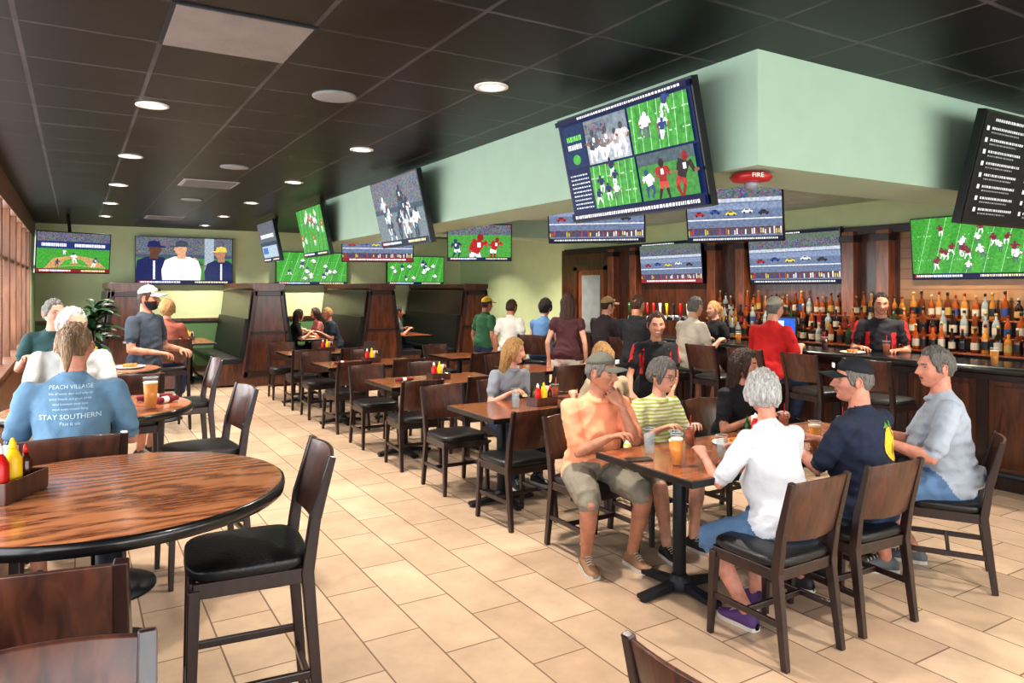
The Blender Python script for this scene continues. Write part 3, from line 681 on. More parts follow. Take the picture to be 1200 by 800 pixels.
def remesh(me, vox, it=3):
    o = bpy.data.objects.new('tmp', me); COL.objects.link(o)
    r = o.modifiers.new('r', 'REMESH'); r.mode = 'VOXEL'; r.voxel_size = vox; r.use_smooth_shade = True
    s = o.modifiers.new('s', 'SMOOTH'); s.factor = .5; s.iterations = it
    dg = bpy.context.evaluated_depsgraph_get(); dg.update()
    res = bpy.data.meshes.new_from_object(o.evaluated_get(dg), depsgraph=dg)
    bpy.data.objects.remove(o); return res
HANDS = {}
def hand_mesh(kind, right, skin):
    key = (kind, right, skin.name)
    if key in HANDS: return HANDS[key]
    curls = {'relaxed': (22, 30, 20), 'grip': (50, 65, 40), 'flat': (8, 12, 8)}[kind]
    sg = 1 if right else -1
    b = MB()
    b.tube([(0, -.03, 0), (0, .0, 0), (sg*.001, .03, -.002), (sg*.001, .065, -.003), (0, .088, -.004)], [(.026, .021), (.028, .019), (.037, .017), (.041, .015), (.038, .012)], skin, 14, side=(1, 0, 0), rnd=True)
    for i, (x, y, L) in enumerate(((-.030, .086, .070), (-.010, .09, .079), (.010, .087, .072), (.029, .078, .056))):
        p = Vector((sg*x, y-.02, -.004)); pts = [p]; an = radians(4); d0 = radians((-6, -1, 4, 10)[i])
        segs = (.02, L*.45, L*.3, L*.25); 
        for j, sl in enumerate(segs):
            if j: an += radians(curls[j-1]*(1+.12*i))
            d = Vector((sg*sin(d0)*cos(an), cos(d0)*cos(an), -sin(an))); p = p+d*sl; pts.append(p)
        b.tube(pts, [.0095, .0098, .0088, .0078, .0066], skin, 8, rnd=True)
    p = Vector((sg*-.022, .018, -.006)); pts = [p]
    for j, (sl, dx, dy, dz) in enumerate(((.036, -.62, .72, -.3), (.03, -.42, .86, -.3), (.025, -.15, .93, -.34))):
        p = p+Vector((sg*dx, dy, dz)).normalized()*sl; pts.append(p)
    b.tube(pts, [.0135, .0118, .0102, .0082], skin, 8, rnd=True)
    me = remesh(b.mesh('hand'), .0036, 2); me.materials.clear(); me.materials.append(skin)
    me.polygons.foreach_set('use_smooth', [True]*len(me.polygons))
    HANDS[key] = me; return me

def g(x, s): return math.exp(-(x/s)**2)
def head_pt(th, ph, sex, off=0):
    st = sin(th); x = .075*st*sin(ph); y = .096*st*cos(ph); z = .118*cos(th)
    t = max(0, -z/.118)
    x *= 1-.2*t**1.6; 
    if y < 0: y *= 1.06; 
    y += .03*t**2
    if y < 0 and z < -.02: y *= 1-.3*t
    if cos(ph) > 0:
        ax = abs(x); z_ = z
        nose = g(x, .0105+.004*(z < -.02))*(max(0, min(1, (.022-z_)/.05))**1.1 if z_ > -.033 else max(0, 1-(-.033-z_)/.012))
        y += .027*nose*(.9 if sex == 'f' else 1.08)
        y += .008*g(ax-.013, .006)*g(z_+.03, .008)
        y -= .014*g(ax-.03, .015)*g(z_-.004, .012)
        y += .007*g(z_-.026, .008)*g(ax-.028, .026)*(1 if sex == 'm' else .4)
        y += .005*g(ax-.042, .016)*g(z_+.026, .016)
        y -= .0045*g(ax-(.026+.25*max(0, -.03-z_)), .005)*g(z_+.045, .017)
        y += .0065*g(z_+.0525, .0055)*g(x, .019)+.007*g(z_+.066, .006)*g(x, .017)-.006*g(z_+.0592, .003)*g(x, .024)
        y -= .004*g(z_+.078, .006)*g(x, .02)
        y += .009*g(z_+.097, .014)*g(x, .02)
        x += math.copysign(.004*g(ax-.05, .02)*g(z_+.02, .025), x)
    p = Vector((x, y, z))
    if off: p += Vector((x, y-.3*max(0, -z), z*1.0)).normalized()*off
    return p
def sstep(a, b, x): 
    t = max(0, min(1, (x-a)/(b-a))); return t*t*(3-2*t)
def shell(b, M, sex, maskf, thick, m, nu, nv, nz=0, seed=0):
    vs = []; ms = []
    for j in range(nv+1):
        th = max(.01, min(pi-.01, pi*j/nv))
        for i in range(nu):
            ph = 2*pi*i/nu-pi; p = head_pt(th, ph, sex); k = maskf(p, ph)
            if nz: k += .008*noise.noise(Vector((p.x*90+seed, p.y*90, p.z*20)))
            o = -.0015+thick*sstep(0, .022, k)
            if nz: o += nz*sstep(0, .02, k)*(noise.noise(Vector((p.x*70+seed, p.y*70, p.z*18)))+.5*noise.noise(Vector((p.x*150, p.y*150+seed, p.z*30))))
            vs.append(M @ head_pt(th, ph, sex, o)); ms.append(k)
    fs = []
    for j in range(nv):
        for i in range(nu):
            q = (j*nu+i, (j+1)*nu+i, (j+1)*nu+(i+1) % nu, j*nu+(i+1) % nu)
            if max(ms[k] for k in q) > 0: fs.append(q)
    b.add(vs, fs, m, True)
def hairline(ph, front=.068, side=.0, back=-.062):
    a = abs(ph)
    if a < .75: return front
    if a < 1.15: return front+(side-front)*(a-.75)/.4
    if a < 1.5: return side-.03*sstep(1.15, 1.3, a)
    if a < 1.75: return side+.018
    if a < 2.2: return side+.018+(back-side-.018)*(a-1.75)/.45
    return back

def person(name, x, y, yaw, seat=None, lean=6, twist=0, skin='a', shirt=None, pants=None, sleeve=.62, leg=.85, sex='m', belly=.02, s=1., hyaw=0, hpitch=0,
           hair=HG, hstyle='short', hands=None, hk=('relaxed', 'relaxed'), feet=None, shoe=None, vox=.013, cap=None, capback=False, glasses=False, beard=None, trim=None, hip=None, smile=False, fold=1.0):
    sk = SK[skin]; e = bpy.data.objects.new(name, None); COL.objects.link(e); e.location = (x, y, 0); e.rotation_euler = (0, 0, radians(yaw)); e.empty_display_size = .2
    fem = sex == 'f'; k = s*(.96 if fem else 1.0); seed = random.random()*50
    H = Vector((0, 0, (seat+.1) if seat is not None else .90*k)) if hip is None else Vector(hip)
    la = radians(lean)
    def cen(t):
        u = t/.5
        return H+Vector((0, sin(la)*t*k+(.045*max(0, u)**2 if seat is not None else 0.0), cos(la)*t*k))
    def sidev(t): 
        a = radians(twist)*max(0, min(1, t/.45)); return Vector((cos(a), sin(a), 0))
    if fem: secs = [(-.1, .11, .08, 0), (-.06, .158, .11, 0), (.01, .172, .12, 0), (.1, .15+belly*.2, .108+belly*.5, belly*.4), (.2, .13+belly*.35, .096+belly, belly*.8), (.3, .142+belly*.2, .108, .01), (.38, .152, .108, .01), (.44, .145, .088, 0), (.48, .1, .066, 0), (.51, .055, .05, 0)]
    else: secs = [(-.1, .11, .08, 0), (-.06, .158, .115, 0), (.01, .168, .122, 0), (.1, .165, .12+belly*.6, belly*.5), (.2, .162, .115+belly, belly), (.3, .168, .118+belly*.4, belly*.5), (.38, .175, .118, 0), (.44, .165, .098, 0), (.48, .115, .075, 0), (.515, .065, .062, 0)]
    b = MB()
    b.tube([cen(t)+Vector((0, o, 0)) for t, w, d, o in secs], [(w*k, d*k) for t, w, d, o in secs], sk, 20, side=[sidev(t) for t, *_ in secs])
    segs = []
    for sx in (-.07, .07):
        segs.append((cen(.09)+sidev(.1)*sx, cen(.42)+sidev(.42)*sx*1.1, .1*k, 0))
        segs.append((cen(.2)+sidev(.1)*sx+Vector((0, belly+.01, 0)), cen(.36)+sidev(.42)*sx+Vector((0, .02, 0)), .1*k, 0))
    segs.append((H+Vector((-.09, 0, -.02)), H+Vector((.09, 0, -.02)), .105*k, 1))
    segs.append((cen(.07)-sidev(0)*.08, cen(.07)+sidev(0)*.08, .12*k, 0))
    N = cen(.5); hc = N+Vector((0, .03+.03*sin(la), .158*k)); 
    hp = radians(hpitch)
    hc = hc+Vector((sin(radians(-hyaw))*.012, .02*sin(hp), 0))
    nr = .045 if fem else .056
    b.tube([cen(.46), cen(.5), N.lerp(hc, .45)+Vector((0, -.012, 0)), hc+Vector((0, -.02, -.02))], [nr*1.35, nr*1.08, nr, nr], sk, 14, rnd=True)
    segs.append((cen(.515), hc, nr*.95, 2))
    cp = cen(.492)+Vector((0, .012, 0)); ring = [cp+Vector((cos(a)*(nr*1.34), sin(a)*(nr*1.28), -.35*sin(a)*nr)) for a in [2*pi*i/16 for i in range(17)]]
    b.tube(ring, [.009]*17, sk, 8)
    segs += [(ring[i], ring[i+1], .02, 0) for i in range(16)]
    if fem and belly < .06:
        for sx in (-1, 1): b.sphere(cen(.32)+sidev(.4)*sx*.07+Vector((0, .065, 0)), (.066*k, .058*k, .062*k), sk, 14, 10)
    b.tube([cen(-.005), cen(.03), cen(.09)], [(.178*k, .134*k+belly*.3), (.182*k, .136*k+belly*.5), (.165*k, .122*k+belly*.6)], sk, 20, side=(1, 0, 0))
    segs.append((cen(.02)-sidev(0)*.1, cen(.02)+sidev(0)*.1, .118*k, 0))
    af = .84 if fem else 1.0; shw = (.158 if fem else .18)*k; l1, l2 = .285*k, .25*k
    def arm_r(t): return float(np.interp(t, [0, .3, .7, 1, 1.25, 1.6, 2], [.053, .049, .041, .038, .040, .032, .025]))*af
    def leg_r(t): return float(np.interp(t, [0, .3, .8, 1, 1.3, 1.7, 2], [.094, .086, .066, .058, .058, .042, .037]))*(.97 if fem else 1)
    def limb(a, m_, c, rf, cover, addr, lab, n=12):
        ts = sorted(set([2*i/n for i in range(n+1)]+([cover-.002, cover+.03] if 0 < cover < 1.95 else [])))
        P = []; R = []
        for t in ts:
            p = a.lerp(m_, t) if t <= 1 else m_.lerp(c, t-1); r = rf(t)*k
            if t < cover: r += addr*(1+.6*t)
            P.append(p); R.append(r)
        b.tube(P, R, sk, 14, rnd=True)
        for i in range(len(P)-1):
            segs.append((P[i], P[i+1], (R[i]+R[i+1])/2, lab if ts[i+1] <= cover+.001 else 2))
    sides = (-1, 1)
    if hands is None: hands = ((-.16, .36, H.z+.28), (.16, .36, H.z+.28)) if seat is not None else ((-.24, .05, H.z-.08), (.24, .05, H.z-.08))
    wr = []
    for i, sg in enumerate(sides):
        sh = cen(.43)+sidev(.45)*sg*shw+Vector((0, -.005, 0))
        tgt = hands[i]; pole = (sg*.45, -.5, -.85)
        if tgt == 'chin':
            q = Matrix.Rotation(radians(hyaw), 3, 'Z') @ Vector((sg*.03, .105, 0)); tgt = hc+q+Vector((0, .035, -.2)); pole = (sg*.35, .25, -1)
        el, w = ik(sh, tgt, l1, l2, pole)
        limb(sh, el, w, arm_r, sleeve, .013, 0)
        b.tube([cen(.42)+sidev(.45)*sg*.09, sh], [.07*k, .056*k*af], sk, 12, rnd=True)
        segs.append((cen(.43)+sidev(.45)*sg*.07, sh, .068*k, 0))
        wr.append((sg, el, w))
    t1, t2 = .42*k, .40*k
    if feet is None:
        if seat is None: feet = ((-.1, .0, .085), (.1, .03, .085))
        elif seat < .6: feet = ((-.13, .36, .085), (.13, .4, .085))
        else: feet = ((-.12, .33, .36), (.12, .33, .36))
    anks = []
    for i, sg in enumerate(sides):
        hj = H+Vector((sg*.092*k, 0, -.01)); kn, an = ik(hj, feet[i], t1, t2, (sg*.25, 1, .25))
        limb(hj, kn, an, leg_r, leg, .013, 1); anks.append((sg, kn, an))
    me = remesh(b.mesh('body'), vox, 2)
    n = len(me.polygons); cent = np.empty(n*3); me.polygons.foreach_get('center', cent); cent = cent.reshape(-1, 3)
    best = np.full(n, 1e9); lab = np.zeros(n, int)
    for (a, c, r, l) in segs:
        a_ = np.array(a); d = np.array(c)-a_; L2 = max(1e-9, d@d); t = np.clip(((cent-a_)@d)/L2, 0, 1)
        dist = np.linalg.norm(cent-(a_+t[:, None]*d), axis=1)-r
        u = dist < best; best[u] = dist[u]; lab[u] = l
    nv_ = len(me.vertices); co = np.empty(nv_*3); me.vertices.foreach_get('co', co); co = co.reshape(-1, 3)
    no = np.empty(nv_*3); me.vertices.foreach_get('normal', no); no = no.reshape(-1, 3)
    nl = len(me.loops); lv = np.empty(nl, np.int32); me.loops.foreach_get('vertex_index', lv)
    lt_ = np.empty(n, np.int32); me.polygons.foreach_get('loop_total', lt_); ll = np.repeat(lab, lt_)
    skinv = np.zeros(nv_, bool); skinv[lv[ll == 2]] = True
    for vi in np.nonzero(~skinv)[0]:
        cx, cy, cz_ = co[vi]
        w1 = noise.noise((cx*8+seed, cy*8, cz_*13+cx*5)); w2 = noise.noise((cx*20+seed, cy*20, cz_*30-cx*12))
        wa = 1+1.0*g(cz_-(H.z+.1), .09)
        co[vi] += no[vi]*(fold*(.0062*(1-2.4*abs(w1))*wa+.003*w2-.001))
    me.vertices.foreach_set('co', co.ravel())
    me.materials.clear()
    for mm in (shirt, pants, sk): me.materials.append(mm)
    me.polygons.foreach_set('material_index', lab.astype(np.int32)); me.polygons.foreach_set('use_smooth', [True]*n); me.update()
    bo = bpy.data.objects.new('body', me); COL.objects.link(bo); bo.parent = e
    for i, (sg, el, w) in enumerate(wr):
        d = (w-el).normalized(); up = Vector((0, 0, 1))
        if abs(d.z) > .75: up = Vector((0, 1, 0))
        hd = (d+Vector((-sg*.15, .15, 0))).normalized() if abs(d.z) < .75 else (d+Vector((-sg*.2, -.3, 0))).normalized()
        zx = (up-hd*up.dot(hd)).normalized(); xx = hd.cross(zx)
        Mh = Matrix((( *xx, 0), (*hd, 0), (*zx, 0), (0, 0, 0, 1))).transposed(); Mh.translation = w
        ho = bpy.data.objects.new('hand_%d' % (i+1), hand_mesh(hk[i], sg > 0, sk)); COL.objects.link(ho); ho.parent = e; ho.matrix_local = Mh @ Matrix.Scale((.93 if fem else 1.02)*s, 4)
    sb = MB(); shoe = shoe or mat('shoe_black', C(30, 28, 30), .5); sole = mat('shoe_sole', C(190, 184, 174), .6)
    for sg, kn, an in anks:
        sb.M = Matrix.Translation(an-Vector((0, 0, .085*1.0))) @ Matrix.Rotation(radians(-sg*8), 4, 'Z') @ Matrix.Scale(k*.97, 4)
        S = [(-.075, .018, .045), (-.066, .032, .07), (-.035, .039, .1), (.01, .04, .108), (.05, .043, .082), (.1, .049, .062), (.14, .047, .052), (.175, .036, .042), (.195, .018, .03)]
        vs = []; nn = 14
        for (yy, w, h) in S:
            for q in range(nn):
                a = 2*pi*q/nn; zz = sin(a); vs.append((w*cos(a)*(1.0), yy, .02+(h-.02)*max(0, zz) if zz > 0 else .02+.012*zz))
        fs = [(i*nn+q, i*nn+(q+1) % nn, (i+1)*nn+(q+1) % nn, (i+1)*nn+q) for i in range(len(S)-1) for q in range(nn)]+[tuple(range(nn)), tuple((len(S)-1)*nn+q for q in range(nn))]
        sb.add(vs, fs, shoe, True)
        out = [(w*1.06, yy) for yy, w, h in S]; ring = [(a, b_) for a, b_ in out]+[(-a, b_) for a, b_ in reversed(out)]; m_ = len(ring)
        vs = [(a, b_, 0) for a, b_ in ring]+[(a, b_, .022) for a, b_ in ring]
        sb.add(vs, [tuple(reversed(range(m_))), tuple(range(m_, 2*m_))]+[(i, (i+1) % m_, (i+1) % m_+m_, i+m_) for i in range(m_)], sole)
        for q in range(4): sb.tube([(-.022, .045+q*.017, .086-q*.009), (0, .045+q*.017, .094-q*.009), (.022, .045+q*.017, .086-q*.009)], [.003]*3, sole, 6)
    sb.obj('shoes', parent=e)
    Mh = Matrix.Translation(hc) @ Matrix.Rotation(radians(hyaw), 4, 'Z') @ Matrix.Rotation(radians(hpitch), 4, 'X') @ Matrix.Scale((.95 if fem else 1.0)*(s**.5), 4)
    nu, nv = (120, 90) if vox < .0125 else (64, 48)
    hb = MB(); hb.M = Mh; vs = []
    for j in range(nv+1):
        th = max(.01, min(pi-.01, pi*j/nv))
        for i in range(nu): vs.append(head_pt(th, 2*pi*i/nu-pi, sex))
    o0 = len(hb.v); hb.v += [Mh @ v for v in vs]
    for j in range(nv):
        for i in range(nu):
            q = (j*nu+i, (j+1)*nu+i, (j+1)*nu+(i+1) % nu, j*nu+(i+1) % nu); c = (vs[q[0]]+vs[q[2]])/2
            m_ = sk
            if c.y > .03:
                if abs(c.z+.059) < .0085 and abs(c.x) < .024-.6*abs(c.z+.059): m_ = M_lip
                if smile and abs(c.z+.0575-2.5*c.x*c.x) < .0042 and abs(c.x) < .021: m_ = M_eye
                if abs(c.z-.0255+.1*abs(abs(c.x)-.03)) < .003 and .014 < abs(c.x) < .048: m_ = hair
            hb.f.append([o0+a for a in q]); hb.m.append(hb.mi(m_)); hb.sm.append(True)
    for sg in (-1, 1):
        hb.sphere((sg*.031, .0665, .003), .0125, M_eye, 12, 10); hb.sphere((sg*.031, .0737, .003), .0062, M_iris, 10, 8)
        hb.sphere((sg*.031, .0655, .0065), (.0148, .0135, .0115), sk, 12, 8)
        hb.tube([(sg*.019, .0745, .004), (sg*.025, .0785, .0085), (sg*.033, .079, .0095), (sg*.042, .0745, .005)], [.0012]*4, M_lash, 5)
        M0 = hb.M; hb.M = Mh @ Matrix.Translation((sg*.077, -.008, -.006)) @ Matrix.Rotation(radians(sg*-22), 4, 'Z')
        hb.sphere((0, 0, 0), (.007, .018, .031), sk, 12, 10); hb.tube([(sg*.007, .010, -.018), (sg*.010, -.010, -.008), (sg*.010, -.016, .012), (sg*.009, -.004, .027), (sg*.007, .012, .018)], [.004]*5, sk, 6, rnd=True); hb.M = M0
    hb.obj('head', parent=e)
    hr = MB(); I = Matrix.Identity(4); hr.M = I
    if hstyle in ('short', 'crop', 'fluffy', 'tied', 'bob'):
        th_ = {'short': .014, 'crop': .007, 'fluffy': .026, 'tied': .012, 'bob': .026}[hstyle]
        if cap: th_ = min(th_, .009)
        bk = -.062 if hstyle != 'bob' else -.085; sd = .0 if hstyle not in ('fluffy', 'bob') else -.03; fr = .07 if hstyle != 'fluffy' else .062
        shell(hr, Mh, sex, lambda p, ph: p.z-hairline(ph, fr, sd, bk), th_, hair, nu, nv, (.014 if hstyle == 'fluffy' else .010) if not cap else .003, seed)
    if hstyle == 'tied':
        hr.M = Mh; hr.tube([(0, -.1, .03), (0, -.135, .02), (0, -.15, -.03), (0, -.135, -.09), (0, -.125, -.14)], [.02, .027, .03, .022, .008], hair, 12, rnd=True); hr.sphere((0, -.108, .032), (.02, .012, .02), M_blk)
    if hstyle == 'long':
        hr.M = I; shell(hr, Mh, sex, lambda p, ph: p.z-hairline(ph, .06, -.07, -.09), .018, hair, nu, nv, .008, seed)
        hr.M = Mh
        rows = [(.075, .06, .06, -.03), (.03, .09, .082, -.035), (-.03, .094, .078, -.045), (-.09, .093, .062, -.06), (-.15, .096, .055, -.072), (-.22, .09, .048, -.08), (-.29, .074, .04, -.083), (-.34, .045, .025, -.08)]
        vs = []; nn = 72
        for (z, rx, ry, cy) in rows:
            for q in range(nn):
                a = 2*pi*q/nn; rr = 1+.04*sin(11*a+seed)+.035*sin(27*a+z*14)+.02*sin(36*a)
                vs.append((rx*cos(a)*rr+.006*sin(z*30+seed), cy+ry*sin(a)*rr, z+.01*sin(9*a)))
        hr.add(vs, [(i*nn+q, (i+1)*nn+q, (i+1)*nn+(q+1) % nn, i*nn+(q+1) % nn) for i in range(len(rows)-1) for q in range(nn)]+[tuple(range(nn)), tuple(reversed([(len(rows)-1)*nn+q for q in range(nn)]))], hair, True)
    if beard:
        hr.M = I; shell(hr, Mh, sex, lambda p, ph: (min(-.028-p.z, 1.75-abs(ph)) if not (abs(p.x) < .02 and p.z > -.066) else -.01) if p.y > -.02 else -.01, .008, beard, nu, nv, .003, seed)
    if hr.v: hr.obj('hair', parent=e)
    if cap:
        cb = MB(); cb.M = I
        shell(cb, Mh, sex, lambda p, ph: p.z-(.042-.012*cos(ph+pi)), .019, cap, nu, nv, 0)
        cb.M = Mh @ Matrix.Rotation(pi if capback else 0, 4, 'Z')
        def brim(u, v, dz=0):
            a = (u-.5)*2.2; r0 = .082; x_ = sin(a)*r0; y0_ = cos(a)*.104
            x1 = sin(a)*.078; y1_ = .075+cos(a)*.115
            return Vector((x_+(x1-x_)*v, y0_+(y1_-y0_)*v, .052-.012*v-.022*(abs(u-.5)*2)**2+dz))
        cb.grid(lambda u, v: brim(u, v), 14, 5, cap); cb.grid(lambda u, v: brim(1-u, v, -.004), 14, 5, cap)
        cb.sphere((0, -.004, .137), .007, cap, 8, 6)
        cb.box((0, .108, .082), (.045, .008, .026), M_white if cap.name != 'cap_white' else M_blk)
        cb.obj('cap', parent=e)
    if glasses:
        gb = MB(); gb.M = Mh; mg = mat('glasses_frame', C(30, 26, 26), .3)
        for sg in (-1, 1):
            pts = [(sg*.032+.022*cos(a*pi/8), .1, .002+.017*sin(a*pi/8)) for a in range(17)]
            gb.tube(pts, [.0017]*17, mg, 6); gb.tube([(sg*.054, .098, .006), (sg*.078, .06, .008), (sg*.082, -.01, .006)], [.0017]*3, mg, 6)
        gb.tube([(-.01, .102, .004), (.01, .102, .004)], [.0017]*2, mg, 6); gb.obj('eyeglasses', parent=e)
    return e, me, hc, cen

def decal(e, me, mb_fn, side=-1, m=None, name='shirt_print'):
    bvh = BVHTree.FromPolygons([v.co.copy() for v in me.vertices], [list(p.vertices) for p in me.polygons])
    vs, fs, mats_, mi_ = mb_fn()
    out = []
    for (x, z) in vs:
        h = bvh.ray_cast(Vector((x, side*1.0, z)), Vector((0, -side, 0)))
        yy = h[0].y if h[0] is not None else 0
        out.append((x, yy+side*.005, z))
    b = MB(); 
    for i, mm in enumerate(mats_): b.add(out, [f for f, q in zip(fs, mi_) if q == i], mm)
    b.obj(name, parent=e)
def text_poly(lines, m):
    def fn():
        V = []; F = []
        for (txt, size, cx, cz) in lines:
            cu = bpy.data.curves.new('t', 'FONT'); cu.body = txt; cu.size = size; cu.align_x = 'CENTER'; cu.resolution_u = 2
            o = bpy.data.objects.new('t', cu); COL.objects.link(o); dg = bpy.context.evaluated_depsgraph_get(); mm = bpy.data.meshes.new_from_object(o.evaluated_get(dg)); bpy.data.objects.remove(o)
            n0 = len(V); V += [(cx+v.co.x, cz+v.co.y) for v in mm.vertices]; F += [[n0+k for k in p.vertices] for p in mm.polygons]
        return V, F, [m], [0]*len(F)
    return fn

shorts_k = cloth('khaki_shorts', C(126, 118, 104)); denim = cloth('denim', C(86, 114, 146)); denim_d = cloth('denim_dark', C(44, 56, 82)); blackc = cloth('black_cloth', C(24, 24, 28)); greyc = cloth('grey_pants', C(80, 80, 84))
ms = bpy.data.materials.new('striped_shirt'); ms.use_nodes = True; nt = ms.node_tree; bb = nt.nodes['Principled BSDF']
tc = nt.nodes.new('ShaderNodeTexCoord'); w = nt.nodes.new('ShaderNodeTexWave'); w.bands_direction = 'Z'; w.inputs['Scale'].default_value = 13; w.inputs['Distortion'].default_value = .5
cr = nt.nodes.new('ShaderNodeValToRGB'); cr.color_ramp.interpolation = 'CONSTANT'; cr.color_ramp.elements[0].color = C(176, 180, 80); cr.color_ramp.elements[1].position = .5; cr.color_ramp.elements[1].color = C(212, 212, 192)
nt.links.new(tc.outputs['Object'], w.inputs[0]); nt.links.new(w.outputs['Fac'], cr.inputs[0]); nt.links.new(cr.outputs[0], bb.inputs['Base Color']); bb.inputs['Roughness'].default_value = .8

V0 = .0095
person('seated_man', 2.93, 3.87, 168, seat=.46, lean=10, skin='b', shirt=cloth('salmon_shirt', C(230, 154, 118)), pants=shorts_k, belly=.05, hyaw=38, hpitch=-4, hair=HG, hstyle='short', cap=mat('cap_olive', C(92, 90, 80), .8, bump=.2), hands=('chin', (.03, .36, .83)), feet=((-.16, .30, .085), (.14, .26, .085)), shoe=mat('loafer_tan', C(140, 104, 76), .6), vox=V0, leg=.95, sleeve=.85)
person('seated_woman', 3.46, 3.92, 176, seat=.46, lean=14, skin='a', shirt=ms, pants=shorts_k, sex='f', belly=.05, hyaw=20, hpitch=-8, hair=HG, hstyle='fluffy', glasses=True, hands=((-.1, .4, .83), (.14, .36, .83)), vox=V0, sleeve=.8, s=.96)
person('seated_woman', 4.24, 3.9, 190, seat=.46, lean=10, skin='b', shirt=blackc, pants=denim_d, sex='f', belly=.0, hyaw=20, hpitch=-4, hair=HB, hstyle='long', hands=((-.1, .38, .83), (.16, .34, .83)), vox=V0, sleeve=.6, leg=1.9)
person('seated_woman', 3.12, 2.45, -8, seat=.455, lean=12, skin='c', shirt=cloth('white_tee', C(202, 203, 208)), pants=denim, sex='f', belly=.08, hyaw=-32, hpitch=4, hair=HW, hstyle='fluffy', hands=((-.2, .42, .83), (.12, .42, .83)), feet=((-.16, .12, .085), (.06, .3, .085)), shoe=mat('sneaker_purple', C(84, 52, 104), .6), vox=V0, leg=1.05, s=1.02, sleeve=.85, fold=.7)
r = person('seated_man', 3.78, 2.40, 4, seat=.46, lean=4, skin='c', shirt=cloth('navy_tee', C(32, 40, 60)), pants=denim_d, belly=.06, hyaw=42, hpitch=2, hair=HG, hstyle='crop', cap=mat('cap_black', C(28, 30, 34), .8, bump=.2), hands=((-.12, .42, .83), (.14, .42, .83)), vox=V0, sleeve=.85, s=1.02)
def palm():
    V = []; F = []; mi = []
    def pg(p, q): 
        n0 = len(V); V.extend(p); F.append(list(range(n0, n0+len(p)))); mi.append(q)
    cx, cz = .045, .90
    for k in range(16):
        a0, a1 = 2*pi*k/16, 2*pi*(k+1)/16
        for r0, r1 in ((.0, .045), (.045, .09)): pg([(cx+r0*cos(a0)*.8, cz+r0*sin(a0)), (cx+r1*cos(a0)*.8, cz+r1*sin(a0)), (cx+r1*cos(a1)*.8, cz+r1*sin(a1)), (cx+r0*cos(a1)*.8, cz+r0*sin(a1))], 0)
    for k in range(5): pg([(cx-.005+.004*k, cz-.09+k*.035), (cx+.007+.004*k, cz-.09+k*.035), (cx+.011+.004*k, cz-.055+k*.035), (cx-.001+.004*k, cz-.055+k*.035)], 1)
    for k in range(7):
        a = pi*(k/6)*1.1-.1; x, z = cx+.018, cz+.085
        pg([(x, z), (x+.04*cos(a)-.008*sin(a), z+.03*sin(a)+.01), (x+.075*cos(a), z+.045*sin(a)-.012), (x+.035*cos(a)+.008*sin(a), z+.02*sin(a)-.008)], 2)
    return V, F, [mat('print_yellow', C(226, 172, 46), .8), mat('print_dark', C(40, 40, 40), .8), mat('print_green', C(90, 140, 60), .8)], mi
decal(r[0], r[1], palm)
person('seated_man', 4.62, 2.42, 36, seat=.46, lean=2, skin='c', shirt=cloth('light_grey_tee', C(156, 163, 174)), pants=denim, belly=.06, hyaw=22, hpitch=-2, hair=HG, hstyle='short', hands=((-.24, .40, .83), (.06, .44, .83)), feet=((-.12, .38, .085), (.13, .2, .085)), shoe=mat('shoe_grey', C(90, 92, 96), .6), vox=V0, s=1.07, leg=1.0, sleeve=.85)
# table B
person('seated_woman', 3.42, 5.84, 182, seat=.46, lean=12, skin='a', shirt=cloth('heather_tee', C(132, 136, 144)), pants=denim_d, sex='f', belly=0, hyaw=40, hpitch=-6, hair=HBL, hstyle='long', hands=((-.1, .38, .83), (.16, .36, .83)), vox=.012, leg=1.9)
person('seated_woman', 3.78, 4.66, -6, seat=.46, lean=12, skin='a', shirt=cloth('cream_top', C(176, 156, 130)), pants=denim_d, sex='f', belly=0, hyaw=-10, hair=HBL, hstyle='long', hands=((-.16, .38, .83), (.16, .38, .83)), vox=.012, leg=1.9)
polo = cloth('black_polo', C(26, 24, 28)); redc = cloth('red_panel', C(184, 34, 38))
wt = person('waitress', 4.52, 5.0, 144, seat=None, lean=22, skin='b', shirt=polo, pants=blackc, sex='f', belly=0, hyaw=4, hpitch=-6, hair=HB, hstyle='tied', hands=((-.1, .42, .84), (.24, .42, .86)), vox=.0115, leg=1.9, s=.98, smile=True)
def sidepanels(e, me, m):
    me.materials.append(m); idx = len(me.materials)-1
    for p in me.polygons:
        if p.material_index == 0:
            c = p.center; ax = abs(c.x); z = c.z; nx = abs(p.normal.x)
            if (.105 < ax < .15 and .98 < z < 1.28 and nx > .4) or (ax > .19 and z > 1.1 and nx > .6): p.material_index = idx
sidepanels(wt[0], wt[1], redc)
capw = mat('cap_white', C(216, 214, 208), .8)
def barguest(nm, x, y, yaw, **k): return person(nm, x, y, yaw, seat=.76, lean=k.pop('lean', 12), hands=k.pop('hands', ((-.16, .42, 1.12), (.16, .42, 1.12))), vox=.014, **k)
barguest('seated_man', 6.25, 5.2, -84, shirt=cloth('red_tee', C(196, 34, 34)), pants=denim_d, belly=.06, hair=HG, hstyle='crop', cap=mat('cap_grey', C(150, 146, 130), .8), leg=1.9, s=1.04, sleeve=.8)
barguest('seated_man', 6.25, 6.4, -96, shirt=cloth('ivory_tee', C(200, 190, 174)), pants=shorts_k, belly=.06, hair=HG, hstyle='short', leg=.9, hyaw=14, s=1.03)
barguest('seated_man', 6.22, 8.0, -80, shirt=cloth('charcoal_tee', C(60, 50, 54)), pants=denim_d, hair=HB, cap=mat('cap_tan', C(170, 140, 96), .8), hstyle='crop', leg=1.9, hyaw=-15)
